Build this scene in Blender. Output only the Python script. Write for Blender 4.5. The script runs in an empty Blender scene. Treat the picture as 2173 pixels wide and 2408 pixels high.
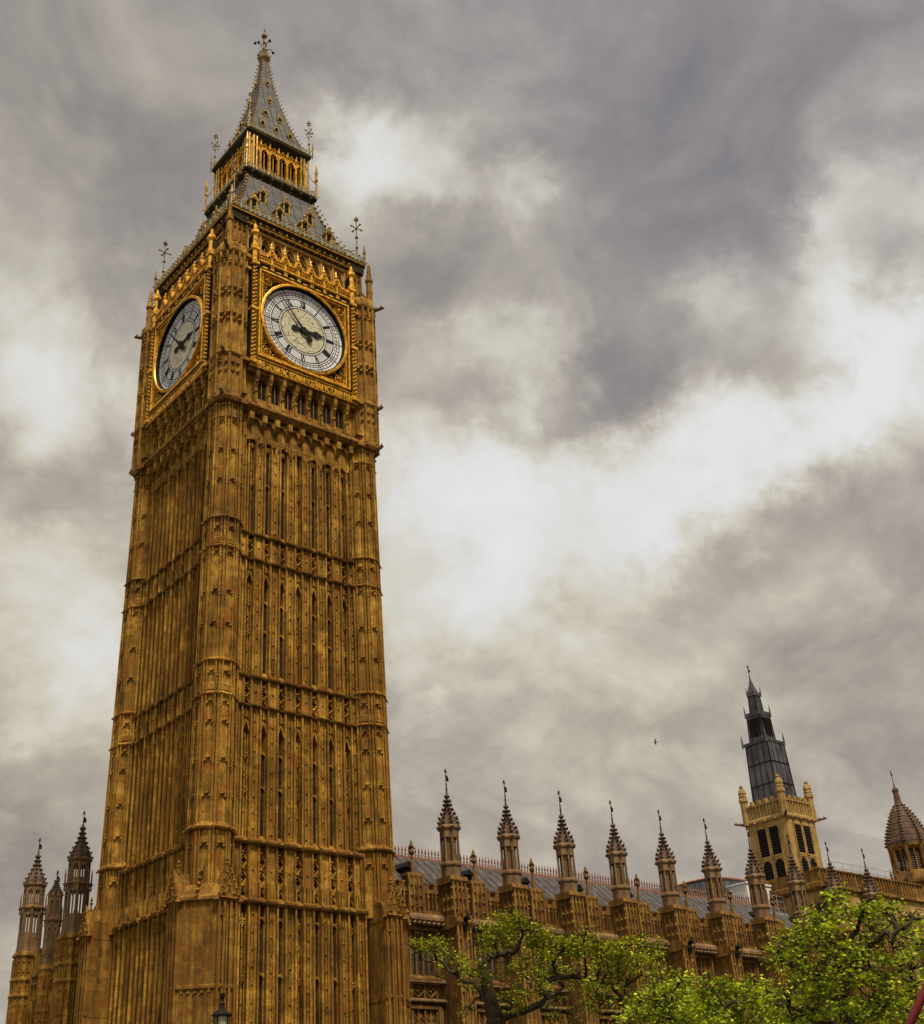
import bpy, math, random
from mathutils import Vector, Matrix, Quaternion
random.seed(7)
R = math.radians
PI = math.pi
S = bpy.context.scene
COL = S.collection

# ------------------------------------------------------------------ camera
CAM = Vector((-40.087, -67.907, 1.7))
YAW, PITCH, ROLL = 0.66382882, 0.51337351, -0.04142714
FPX, OFX, OFY, PW, PH = 2871.853, -161.445, -44.036, 2173.0, 2408.0
fw = Vector((math.sin(YAW)*math.cos(PITCH), math.cos(YAW)*math.cos(PITCH), math.sin(PITCH)))
r0 = Vector((math.cos(YAW), -math.sin(YAW), 0)); u0 = r0.cross(fw)
rt = r0*math.cos(ROLL) + u0*math.sin(ROLL)
up = -r0*math.sin(ROLL) + u0*math.cos(ROLL)
cd = bpy.data.cameras.new('camera'); cam = bpy.data.objects.new('camera', cd); COL.objects.link(cam)
cam.matrix_world = Matrix(((rt.x, up.x, -fw.x, CAM.x), (rt.y, up.y, -fw.y, CAM.y), (rt.z, up.z, -fw.z, CAM.z), (0, 0, 0, 1)))
cd.sensor_fit = 'VERTICAL'; cd.sensor_height = 36; cd.lens = FPX*36/PH
cd.shift_x = -OFX/PH; cd.shift_y = OFY/PH
cd.clip_start = 0.1; cd.clip_end = 5000
S.camera = cam

def ray(px, py):                       # direction through a photo pixel (2173 x 2408)
    return (fw*FPX + rt*(px-PW/2-OFX) - up*(py-PH/2-OFY)).normalized()
def at(px, py, dist): return CAM + ray(px, py)*dist
def atd(x, y, dist): return at(x*2173/1820, y*2408/2017, dist)

# ------------------------------------------------------------------ sun, sky, exposure
SUN_AZ = Vector((-0.22, -1.0)).normalized(); SUN_EL = R(60)
sd = Vector((SUN_AZ.x*math.cos(SUN_EL), SUN_AZ.y*math.cos(SUN_EL), math.sin(SUN_EL)))
sl = bpy.data.lights.new('sun', 'SUN'); sl.energy = 5.0; sl.angle = R(9); sl.color = (1.0, 0.90, 0.74)
so = bpy.data.objects.new('sun', sl); COL.objects.link(so)
so.rotation_euler = sd.to_track_quat('Z', 'Y').to_euler()
S.view_settings.view_transform = 'Standard'; S.view_settings.look = 'None'
S.view_settings.exposure = 0.0; S.view_settings.gamma = 1

class NT:
    """small node-tree helper"""
    def __init__(s, tree): s.t = tree; s.t.nodes.clear()
    def n(s, typ, **kw):
        nd = s.t.nodes.new(typ)
        for k, v in kw.items():
            if k == 'i':
                for kk, vv in v.items():
                    if isinstance(vv, bpy.types.NodeSocket): s.t.links.new(vv, nd.inputs[kk])
                    else: nd.inputs[kk].default_value = vv
            else: setattr(nd, k, v)
        return nd
    def math(s, op, a, b=0.0, clamp=False): 
        return s.n('ShaderNodeMath', operation=op, use_clamp=clamp, i={0: a, 1: b}).outputs[0]
    def vmath(s, op, a, b=(0, 0, 0)):
        nd = s.n('ShaderNodeVectorMath', operation=op, i={0: a, 1: b})
        return nd.outputs['Value'] if op == 'DOT_PRODUCT' else nd.outputs[0]
    def mix(s, f, a, b, mode='MIX'):
        nd = s.n('ShaderNodeMix', data_type='RGBA', blend_type=mode)
        for sock, v in ((nd.inputs[0], f), (nd.inputs[6], a), (nd.inputs[7], b)):
            if isinstance(v, bpy.types.NodeSocket): s.t.links.new(v, sock)
            else: sock.default_value = v if not isinstance(v, tuple) or len(v) == 4 else (*v, 1)
        return nd.outputs[2]
    def ramp(s, f, stops):
        nd = s.n('ShaderNodeValToRGB', i={0: f}); e = nd.color_ramp.elements
        while len(e) < len(stops): e.new(0.5)
        for el, (p, c) in zip(e, stops): el.position = p; el.color = (*c, 1) if len(c) == 3 else c
        return nd.outputs[0]
    def noise(s, vec, scale, detail=4, rough=0.55, dist=0.0):
        return s.n('ShaderNodeTexNoise', i={'Vector': vec, 'Scale': scale, 'Detail': detail, 'Roughness': rough, 'Distortion': dist}).outputs[0]

W = bpy.data.worlds.new('World'); S.world = W; W.use_nodes = True
w = NT(W.node_tree)
dirv = w.n('ShaderNodeTexCoord').outputs['Generated']
# clouds: broad banks of light and dark at fixed directions of the sky, broken up by noise
BANKS = [  # x, y (direction of the bank), angular radius, amount
 (690,280,60,.34),(640,350,60,.22),(773,247,60,.22),(745,340,60,.20),(60,720,110,.36),(170,660,70,.14),(150,800,100,.16),(40,1060,60,.14),(150,1150,110,.20),(60,1300,120,.24),(190,1340,100,.18),(60,1440,70,.10),(40,480,90,.05),
 (841,860,90,.24),(850,980,110,.22),(990,1046,110,.18),(1102,1000,120,.20),(1252,960,110,.28),(1370,905,100,.32),(1476,872,100,.36),(1590,815,90,.36),(1700,762,90,.40),(1805,720,100,.42),(820,1140,120,.22),(950,1110,110,.14),(803,1230,90,.14),(1000,900,80,.16),(1140,880,70,.16),(1300,1060,80,.14),
 (1177,1260,190,.10),(1450,1200,160,.07),(1000,1330,200,.07),(1250,1420,200,.05),(1663,583,70,.34),(1775,600,70,.30),(1625,441,45,.32),(1700,359,80,.18),(1780,400,70,.14),(1012,366,50,.30),(833,359,55,.24),(940,380,60,.14),(930,665,65,.26),(1102,703,60,.22),(1005,770,30,.20),(1030,660,60,.14),(1401,598,60,.18),(1379,665,60,.14),(1480,640,70,.08),(1600,1290,130,.05),
 (1551,90,190,-.13),(1420,250,150,-.10),(1750,180,120,-.08),(1364,411,110,-.10),(1252,262,150,-.10),(1147,785,60,-.30),(1252,752,60,-.22),(1573,758,50,-.24),(1370,740,70,-.16),(1470,730,60,-.18),(1690,680,55,-.14),(905,800,45,-.16),(1020,815,50,-.20),(1640,700,40,-.16),(1192,583,90,-.09),(803,486,80,-.12),(878,583,60,-.10),(1401,1069,60,-.24),(1520,1010,60,-.14),(1300,1130,60,-.12),(1620,950,60,-.12),(1663,1300,75,-.14),(1738,934,80,-.08),(1095,1151,25,-.16),(1775,486,50,-.06),(826,1060,40,-.12),(1640,700,60,-.06),
 (100,150,200,-.08),(300,300,130,-.07),(110,950,80,-.16),(110,1580,110,-.12),(60,1760,120,-.04),(950,1480,180,-.07),(1560,1200,120,-.05),(1330,1480,140,-.03),(900,60,220,-.06)]
wob = w.n('ShaderNodeTexNoise', i={'Vector': dirv, 'Scale': 7.0, 'Detail': 6.0, 'Roughness': .60}).outputs['Color']
wob = w.vmath('SUBTRACT', wob, (.5, .5, .5))
wob = w.vmath('MULTIPLY', wob, (.14, .14, .14))
wob2 = w.n('ShaderNodeTexNoise', i={'Vector': dirv, 'Scale': 26.0, 'Detail': 6.0, 'Roughness': .62}).outputs['Color']
wob2 = w.vmath('MULTIPLY', w.vmath('SUBTRACT', wob2, (.5, .5, .5)), (.065, .065, .065))
dw = w.vmath('NORMALIZE', w.vmath('ADD', w.vmath('ADD', dirv, wob), wob2))
L = None
for (x, y, rad, amp) in BANKS:
    d = ray(x*2173/1820, y*2408/2017); sg = rad/2405.0
    g = w.math('POWER', math.e, w.math('MULTIPLY', w.math('SUBTRACT', w.vmath('DOT_PRODUCT', dw, tuple(d)), 1.0), 1.0/(sg*sg)))
    g = w.math('MULTIPLY', g, amp*(.80 if amp > 0 else .85))
    L = g if L is None else w.math('ADD', L, g)
sx = w.n('ShaderNodeSeparateXYZ', i={0: dirv})
den = w.math('ADD', w.math('MAXIMUM', sx.outputs[2], 0.0), 0.55)
cp = w.n('ShaderNodeCombineXYZ', i={0: w.math('DIVIDE', sx.outputs[0], den), 1: w.math('DIVIDE', sx.outputs[1], den), 2: 0.3}).outputs[0]
n1 = w.noise(cp, 4.2, 8, .58, .6)
n2 = w.noise(cp, 13, 7, .62, .4)
L = w.math('ADD', w.math('ADD', L, 0.42), w.math('MULTIPLY', w.math('SUBTRACT', n1, .5), .42))
L = w.math('ADD', L, w.math('MULTIPLY', w.math('SUBTRACT', n2, .5), .34))
n3 = w.math('ABSOLUTE', w.math('SUBTRACT', w.noise(cp, 7.0, 6, .55, .5), .5))
calm = w.n('ShaderNodeMapRange', i={0: L, 1: .60, 2: .95, 3: .95, 4: .35}).outputs[0]
L = w.math('ADD', L, w.math('MULTIPLY', w.math('SUBTRACT', n3, .075), calm))
cc = w.ramp(L, [(0.0, (.190, .185, .205)), (.25, (.295, .270, .275)), (.44, (.430, .396, .374)), (.64, (.62, .59, .54)), (.80, (.72, .71, .685)), (1.02, (.80, .80, .795))])
tint = w.noise(cp, 1.3, 3, .5, .2)
mid = w.n('ShaderNodeMapRange', i={0: L, 1: .60, 2: .85, 3: 1.0, 4: 0.0}).outputs[0]
cc = w.mix(w.math('MULTIPLY', mid, w.ramp(tint, [(.40, (0, 0, 0)), (.62, (1, 1, 1))])), cc, w.mix(1.0, cc, (1.0, .99, .92), 'MULTIPLY'))
low = w.n('ShaderNodeMapRange', i={0: sx.outputs[2], 1: .22, 2: .62, 3: 1.0, 4: 0.0}).outputs[0]
cc = w.mix(w.math('MULTIPLY', low, mid), cc, w.mix(1.0, cc, (1.05, 1.02, .92), 'MULTIPLY'))
# added fill: unseen sky behind and left of the camera, brightened to light the tower
bk_fill = w.vmath('DOT_PRODUCT', dirv, tuple(Vector((-.90, -.30, .35)).normalized()))
bk_fill = w.n('ShaderNodeMapRange', i={0: bk_fill, 1: .45, 2: .9, 3: 0.0, 4: 1.0}).outputs[0]
cc = w.mix(bk_fill, cc, (.95, .90, .83))
sky = w.n('ShaderNodeTexSky', sky_type='NISHITA', sun_disc=False, sun_elevation=SUN_EL, sun_rotation=math.atan2(sd.x, sd.y))
cl10 = w.mix(1.0, cc, (10, 10, 10), 'MULTIPLY')
fin = w.mix(.03, cl10, sky.outputs[0])
bg = w.n('ShaderNodeBackground', i={'Color': fin, 'Strength': 0.10})
w.n('ShaderNodeOutputWorld', i={0: bg.outputs[0]})

# ------------------------------------------------------------------ materials
def mat(name, fn):
    m = bpy.data.materials.new(name); m.use_nodes = True; t = NT(m.node_tree)
    b = t.n('ShaderNodeBsdfPrincipled'); o = t.n('ShaderNodeOutputMaterial', i={0: b.outputs[0]})
    fn(t, b, o); return m
def lk(t, s, b, k): t.t.links.new(s, b.inputs[k])
def stone_fn(dark, mid, light, red, bscale=(1.25, 1.25, 2.6), stain=1.0):
    def fn(t, b, o):
        pos = t.n('ShaderNodeTexCoord').outputs['Object']
        blk = t.n('ShaderNodeTexWhiteNoise', noise_dimensions='3D', i={0: t.vmath('FLOOR', t.vmath('MULTIPLY', pos, bscale))})
        big = t.noise(pos, .35, 5, .6, .3)
        st = t.noise(t.vmath('MULTIPLY', pos, (2.6, 2.6, .16)), 1.0, 5, .62)
        fine = t.noise(pos, 7, 4, .65)
        v = t.math('ADD', t.math('MULTIPLY', big, .45), t.math('MULTIPLY', st, .55))
        v = t.math('ADD', v, t.math('MULTIPLY', t.math('SUBTRACT', fine, .5), .34))
        v = t.math('ADD', v, t.math('MULTIPLY', t.math('SUBTRACT', blk.outputs[0], .5), .10))
        c = t.ramp(v, [(.30, dark), (.49, mid), (.67, light)])
        rn = t.ramp(t.math('ADD', t.noise(pos, 1.1, 3), t.math('MULTIPLY', t.math('SUBTRACT', blk.outputs[0], .5), .2)), [(.50, (0, 0, 0)), (.68, (1, 1, 1))])
        c = t.mix(rn, c, red)
        so = t.noise(t.vmath('MULTIPLY', pos, (1.6, 1.6, .30)), 1.0, 6, .7, .6)
        c = t.mix(t.math('MULTIPLY', t.ramp(so, [(.52, (0, 0, 0)), (.70, (1, 1, 1))]), .68*stain), c, tuple(x*.30 for x in dark))
        lk(t, c, b, 'Base Color'); b.inputs['Roughness'].default_value = .88
        b.inputs['Specular IOR Level'].default_value = .2
        bp = t.n('ShaderNodeBump', i={'Strength': .35, 'Distance': .03, 'Height': fine}); lk(t, bp.outputs[0], b, 'Normal')
    return fn
M = {}
M['stone'] = mat('stone', stone_fn((.050, .024, .0035), (.205, .101, .0115), (.50, .278, .040), (.185, .072, .008)))
M['stone_dark'] = mat('dark_stone', stone_fn((.050, .022, .003), (.155, .074, .009), (.32, .168, .025), (.14, .053, .007)))  # darker brown variant of the stone for foot buttresses, string courses and cornices
M['stone_pale'] = mat('stone_pale', stone_fn((.20, .10, .02), (.40, .225, .05), (.56, .34, .10), (.36, .18, .04), stain=.6))
M['stone_grey'] = mat('stone_grey', stone_fn((.060, .037, .020), (.15, .090, .040), (.29, .178, .076), (.14, .072, .036)))
M['stone_wing'] = mat('stone_wing', stone_fn((.048, .024, .006), (.145, .074, .014), (.34, .188, .040), (.13, .055, .012)))
M['stone_cap'] = mat('stone_cap', stone_fn((.040, .026, .019), (.085, .053, .035), (.15, .095, .055), (.095, .048, .032)))
M['sandstone'] = mat('sandstone', stone_fn((.14, .082, .024), (.30, .188, .060), (.42, .275, .095), (.26, .14, .045), stain=.8))
def simple(col, rough=.6, metal=0.0, var=.35, scale=3.0, bump=0.0, spec=.4, stretch=(1, 1, 1)):
    def fn(t, b, o):
        pos = t.vmath('MULTIPLY', t.n('ShaderNodeTexCoord').outputs['Object'], stretch)
        n = t.noise(pos, scale, 5, .6)
        c = t.ramp(n, [(.3, tuple(x*(1-var) for x in col)), (.7, tuple(min(1, x*(1+var)) for x in col))])
        lk(t, c, b, 'Base Color'); b.inputs['Roughness'].default_value = rough; b.inputs['Metallic'].default_value = metal
        b.inputs['Specular IOR Level'].default_value = spec
        if bump:
            bp = t.n('ShaderNodeBump', i={'Strength': bump, 'Distance': .02, 'Height': t.noise(pos, scale*4, 4)}); lk(t, bp.outputs[0], b, 'Normal')
    return fn
M['gold'] = mat('gilding', simple((.66, .30, .017), .42, .35, .70, 4.0, .4))
M['gold_dull'] = mat('worn_gilding', simple((.34, .20, .030), .5, .25, .6, 2.2, .3))
M['gold_aged'] = mat('tarnished_gilding', simple((.20, .125, .030), .55, .2, .7, 2.2, .3))
M['iron'] = mat('dark_iron', simple((.010, .009, .008), .75, .0, .4, spec=.12))
M['green_iron'] = mat('green_iron', simple((.024, .020, .008), .8, .0, .6, 2, spec=.06))
M['verdigris'] = mat('pale_iron_cresting', simple((.36, .33, .20), .6, .1, .45, 4))
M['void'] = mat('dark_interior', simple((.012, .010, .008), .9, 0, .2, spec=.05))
M['glass'] = mat('leaded_glass', simple((.026, .021, .014), .95, 0, .6, 2.2, .25, .02))
M['glass_wing'] = mat('leaded_glass_wing', simple((.035, .034, .028), .16, 0, .9, 1.6, .3, .8))
M['opal'] = mat('opal_glass', simple((.60, .585, .55), .6, 0, .10, 1.2))
def opal_c(t, b, o):
    pos = t.n('ShaderNodeTexCoord').outputs['Object']
    p2 = t.vmath('ADD', pos, t.vmath('MULTIPLY', t.vmath('SUBTRACT', t.n('ShaderNodeTexNoise', i={'Vector': pos, 'Scale': .9}).outputs[1], (.5, .5, .5)), (.7, .7, .7)))
    vo = t.n('ShaderNodeTexVoronoi', feature='DISTANCE_TO_EDGE', i={'Vector': t.vmath('MULTIPLY', p2, (1.6, 1.6, 4.2)), 'Scale': 1.0})
    f = t.ramp(vo.outputs[0], [(.02, (0, 0, 0)), (.07, (1, 1, 1))])
    lk(t, t.mix(f, (.13, .11, .055), (.47, .43, .28)), b, 'Base Color'); b.inputs['Roughness'].default_value = .4
M['opal_warm'] = mat('opal_glass_warm', opal_c)
def slate_fn(t, b, o):
    pos = t.n('ShaderNodeTexCoord').outputs['Object']
    cell = t.n('ShaderNodeTexWhiteNoise', noise_dimensions='3D', i={0: t.vmath('FLOOR', t.vmath('MULTIPLY', pos, (1.7, 1.7, 2.4)))})
    n = t.math('ADD', t.math('MULTIPLY', t.noise(pos, 1.2, 5), .6), t.math('MULTIPLY', cell.outputs[0], .4))
    lk(t, t.ramp(n, [(.25, (.032, .027, .022)), (.75, (.092, .077, .063))]), b, 'Base Color'); b.inputs['Roughness'].default_value = .5
M['slate'] = mat('iron_roof_plates', slate_fn)
M['lead'] = mat('roof_lead', simple((.078, .067, .058), .9, .0, .5, 1.6, .3, .1))
M['dark_lead'] = mat('dark_lead', simple((.062, .057, .062), .5, .1, .7, 1.4, .3, .4, (1, 1, .3)))
M['cresting_red'] = mat('rusty_cresting', simple((.21, .095, .060), .8, 0, .3))
M['bark'] = mat('bark', simple((.042, .030, .017), .95, 0, .5, 5, .8, .1))
M['red_paint'] = mat('red_paint', simple((.13, .004, .004), .45, 0, .25))
M['white_paint'] = mat('white_paint', simple((.62, .60, .56), .5, 0, .12))
M['steel'] = mat('galvanised_steel', simple((.30, .29, .29), .5, .3, .2))
M['feather'] = mat('grey_feathers', simple((.045, .04, .035), .8, 0, .3))
def leaf_fn(c1, c2, c3):
    def fn(t, b, o):
        pos = t.n('ShaderNodeTexCoord').outputs['Object']
        rnd = t.n('ShaderNodeNewGeometry').outputs['Random Per Island']
        v = t.math('ADD', t.math('MULTIPLY', t.math('SUBTRACT', t.noise(pos, 1.5, 3, .6), .5), 1.9), t.math('MULTIPLY', rnd, .75))
        c = t.ramp(v, [(.0, c1), (.42, c2), (.95, c3)])
        lk(t, c, b, 'Base Color'); b.inputs['Roughness'].default_value = .5; b.inputs['Specular IOR Level'].default_value = .25
        tr = t.n('ShaderNodeBsdfTranslucent', i={0: t.mix(1.0, c, (1.4, 1.3, .45), 'MULTIPLY')})
        mx = t.n('ShaderNodeMixShader', i={0: .26, 1: b.outputs[0], 2: tr.outputs[0]})
        t.t.links.new(mx.outputs[0], o.inputs[0])
    return fn
M['leaf_a'] = mat('leaves_olive', leaf_fn((.046, .058, .003), (.185, .205, .006), (.52, .53, .016)))
M['leaf_b'] = mat('leaves_bright', leaf_fn((.048, .070, .003), (.22, .28, .007), (.58, .66, .02)))
M['ground'] = mat('paving', simple((.060, .057, .050), .9, 0, .3, .4))
M['asphalt'] = mat('asphalt', simple((.05, .05, .052), .9, 0, .25, .6))
M['lamp_glass'] = mat('lamp_glass', simple((.34, .30, .20), .15, 0, .2))

# ------------------------------------------------------------------ mesh helper
class MB:
    """collects shapes into one mesh; (u, d, z): d = depth outward from the axis on the face looking to -Y when face=True"""
    def __init__(s, face=False): s.v = []; s.f = []; s.m = []; s.cm = 0; s.sg = -1 if face else 1; s.fc = face
    def add(s, vs, fs):
        o = len(s.v); s.v += [(p[0], s.sg*p[1], p[2]) for p in vs]; 
        for f in fs: s.f.append(tuple(i+o for i in f)); s.m.append(s.cm)
    def mat(s, i): s.cm = i; return s
    def box(s, x0, x1, y0, y1, z0, z1, j=.0016):
        q = lambda a: a+random.uniform(-j, j)
        x0, x1, y0, y1, z0, z1 = q(x0), q(x1), q(y0), q(y1), q(z0), q(z1)
        s.add([(x0,y0,z0),(x1,y0,z0),(x1,y1,z0),(x0,y1,z0),(x0,y0,z1),(x1,y0,z1),(x1,y1,z1),(x0,y1,z1)],
              [(0,3,2,1),(4,5,6,7),(0,1,5,4),(1,2,6,5),(2,3,7,6),(3,0,4,7)])
    def ext_u(s, prof, u0_, u1_):      # profile in (d, z), swept along u
        n = len(prof); q = random.uniform(-.0015, .0015)
        s.add([(u0_+q, d+q, z+q) for d, z in prof]+[(u1_+q, d+q, z+q) for d, z in prof],
              [tuple(range(n-1,-1,-1)), tuple(range(n,2*n))]+[(i,(i+1)%n,n+(i+1)%n,n+i) for i in range(n)])
    def poly(s, pts, d0, d1):          # outline in (u, z), thickened from d0 to d1
        n = len(pts); q = random.uniform(-.0015, .0015)
        s.add([(a, d0+q, b) for a, b in pts]+[(a, d1+q, b) for a, b in pts],
              [tuple(range(n)), tuple(range(2*n-1,n-1,-1))]+[(i,n+i,n+(i+1)%n,(i+1)%n) for i in range(n)])
    def bar(s, p, q, wd, d0, d1):      # flat strut in the (u, z) plane
        a = Vector((q[0]-p[0], q[1]-p[1]));
        if a.length < 1e-6: return
        a.normalize(); nx, nz = -a.y*wd/2, a.x*wd/2
        s.poly([(p[0]+nx,p[1]+nz),(p[0]-nx,p[1]-nz),(q[0]-nx,q[1]-nz),(q[0]+nx,q[1]+nz)], d0, d1)
    def loft(s, rings, cap=True, closed=True):
        n = len(rings[0]); vs = [p for r_ in rings for p in r_]; fs = []
        for k in range(len(rings)-1):
            for i in range(n if closed else n-1):
                fs.append((k*n+i, k*n+(i+1)%n, (k+1)*n+(i+1)%n, (k+1)*n+i))
        if cap: fs += [tuple(range(n-1,-1,-1)), tuple((len(rings)-1)*n+i for i in range(n))]
        s.add(vs, fs)
    def lathe(s, c, prof, n=8, ph=None):   # profile of (radius, z); radius to the corner
        ph = PI/n if ph is None else ph
        s.loft([[(c[0]+r_*math.cos(ph+2*PI*i/n), c[1]+r_*math.sin(ph+2*PI*i/n), c[2]+z) for i in range(n)] for r_, z in prof])
    def sq(s, c, prof): s.lathe(c, [(r_*math.sqrt(2), z) for r_, z in prof], 4, PI/4)
    def oct(s, c, prof): s.lathe(c, [(r_/math.cos(PI/8), z) for r_, z in prof], 8)
    def gem(s, x, y, z, r_, h=None):
        h = h or r_
        s.add([(x+r_,y,z),(x,y+r_,z),(x-r_,y,z),(x,y-r_,z),(x,y,z+h),(x,y,z-h)], [(0,1,4),(1,2,4),(2,3,4),(3,0,4),(1,0,5),(2,1,5),(3,2,5),(0,3,5)])
    def ball(s, c, r_, n=8, k=6):
        s.lathe(c, [(max(.002, r_*math.sin(PI*i/k)), -r_*math.cos(PI*i/k)) for i in range(k+1)], n)
    def tube(s, pts, rad, n=6):
        pts = [Vector(p) for p in pts]; rings = []
        for i, p in enumerate(pts):
            t = (pts[min(i+1,len(pts)-1)]-pts[max(i-1,0)]).normalized()
            a = t.cross(Vector((0,0,1)) if abs(t.z) < .9 else Vector((1,0,0))).normalized(); b = t.cross(a)
            r_ = rad[i] if isinstance(rad, (list, tuple)) else rad
            rings.append([tuple(p+a*r_*math.cos(2*PI*k/n)+b*r_*math.sin(2*PI*k/n)) for k in range(n)])
        s.loft(rings)
    def arch(s, a, b, zs, zt, d0, d1, n=6, k=1.0):   # spandrels filling above a pointed arch (springs at zs, block top zt)
        c = (a+b)/2; h = (zt-zs)*.90*k
        pts = [(c-(c-a)*math.cos(PI/2*i/n)**1.25, zs+h*(math.sin(PI/2*i/n))**.95) for i in range(n+1)]
        s.poly([(a-.001, zt)]+pts+[(c, zt)], d0, d1)
        s.poly([(c, zt)]+[(2*c-x, z) for x, z in reversed(pts)]+[(b+.001, zt)], d0, d1)
    def ring(s, r0_, r1_, d0, d1, cz, n=64, a0=0, a1=2*PI):   # flat ring in the (u, z) plane
        full = abs(a1-a0-2*PI) < 1e-6; k = n if full else n+1; vs = []; fs = []
        for i in range(k):
            t = a0+(a1-a0)*i/n
            for r_, d in ((r0_,d0),(r1_,d0),(r1_,d1),(r0_,d1)): vs.append((r_*math.sin(t), d, cz+r_*math.cos(t)))
        for i in range(n if full else n):
            j = (i+1) % k
            for e in range(4): fs.append((4*i+e, 4*j+e, 4*j+(e+1)%4, 4*i+(e+1)%4))
        s.add(vs, fs)
    def build(s, name, mats, parent=None, loc=None, smooth=False):
        me = bpy.data.meshes.new(name); me.from_pydata(s.v, [], s.f)
        mats = mats if isinstance(mats, (list, tuple)) else [mats]
        for m in mats: me.materials.append(M[m])
        if len(mats) > 1: me.polygons.foreach_set('material_index', s.m)
        if smooth: me.polygons.foreach_set('use_smooth', [True]*len(s.f))
        me.validate(); 
        import bmesh
        b = bmesh.new(); b.from_mesh(me); bmesh.ops.recalc_face_normals(b, faces=b.faces); b.to_mesh(me); b.free()
        return link(name, me, parent, loc)
def link(name, me, parent=None, loc=None):
    o = bpy.data.objects.new(name, me); COL.objects.link(o); o.parent = parent
    if loc: o.location = loc
    return o
def thing(name, label, cat, loc=(0,0,0), group=None):
    return tag(link(name, None, None, loc), label, cat, group)
def tag(o, label=None, cat=None, group=None, kind=None):
    if label: o['label'] = label
    if cat: o['category'] = cat
    if group: o['group'] = group
    if kind: o['kind'] = kind
    return o
def copies(o, n=4):                    # the same part on the other sides of a square tower
    out = [o]; kids = list(o.children)
    for k in range(1, n):
        c = o.copy(); COL.objects.link(c); c.rotation_euler = (0,0,-PI/2*k)
        x, y, z = o.location; cs, sn = math.cos(-PI/2*k), math.sin(-PI/2*k)
        c.location = (x*cs-y*sn, x*sn+y*cs, z)
        for ch in kids:
            d = ch.copy(); COL.objects.link(d); d.parent = c
        out.append(c)
    return out
def copy_at(o, loc):
    c = o.copy(); COL.objects.link(c); c.location = loc
    for ch in o.children:
        d = ch.copy(); COL.objects.link(d); d.parent = c
    return c

# ------------------------------------------------------------------ ground
g = MB(); g.box(-1500, 1500, -1500, 1500, -1, 0); tag(g.build('ground', 'ground'), kind='structure')
g = MB(); g.box(-300, 300, -62, -46, 0.004, .008); tag(g.build('road', 'asphalt'), kind='structure')

# ------------------------------------------------------------------ clock tower
T = thing('clock_tower', 'tall golden gothic clock tower with white dials, slate roof and gilded spire', 'clock tower')
b = MB(); b.box(-5.4, 5.4, -5.4, 5.4, 0, 49.0); b.build('wall', 'stone', T)
BAY = [i*1.24 for i in range(-3, 4)]
WIN = (1, 2, 4, 5)
STOREY = [(39.35, 47.4), (29.5, 35.7), (19.4, 25.7), (0.6, 15.2)]     # window storeys (bottom, top)

def quatrefoil(b, u, d, z, s):
    for k in range(4):
        a = PI/4+PI/2*k; b.gem(u+s*.62*math.cos(a), d, z+s*.62*math.sin(a), s*.42, s*.42)
    for k in range(4):
        a = PI/2*k; b.bar((u, z), (u+s*math.cos(a), z+s*math.sin(a)), .05, d-.05, d+.06)

# --- panelled wall face: pilaster strips, rolls, blind tracery
b = MB(True)
def strip(z0, z1, dd=0.0):
    for i in range(8):
        c = (i-3.5)*1.24
        if i in (0, 7): c = math.copysign(4.36, c)
        hw = .335 if 0 < i < 7 else .30
        b.box(c-hw, c+hw, 5.3, 5.96+dd, z0, z1)
        for s in (-1, 1):
            b.box(c+s*hw-.055, c+s*hw+.055, 5.4, 6.13+dd, z0, z1)
            b.box(c+s*(hw+.06)-.03, c+s*(hw+.06)+.03, 5.3, 5.84+dd, z0, z1)
        b.box(c-.12, c-.075, 5.9, 6.025+dd, z0, z1); b.box(c+.075, c+.12, 5.9, 6.025+dd, z0, z1)
        z = z0+.45+.25*(i % 2)
        while z < z1-.3:
            b.gem(c, 5.99+dd, z, .075); z += .93
for (z0, z1), dd in zip(STOREY, (0, 0, .02, .22)): strip(z0-.1, z1+1.7 if z1 < 40 else z1-.9, dd)
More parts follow.
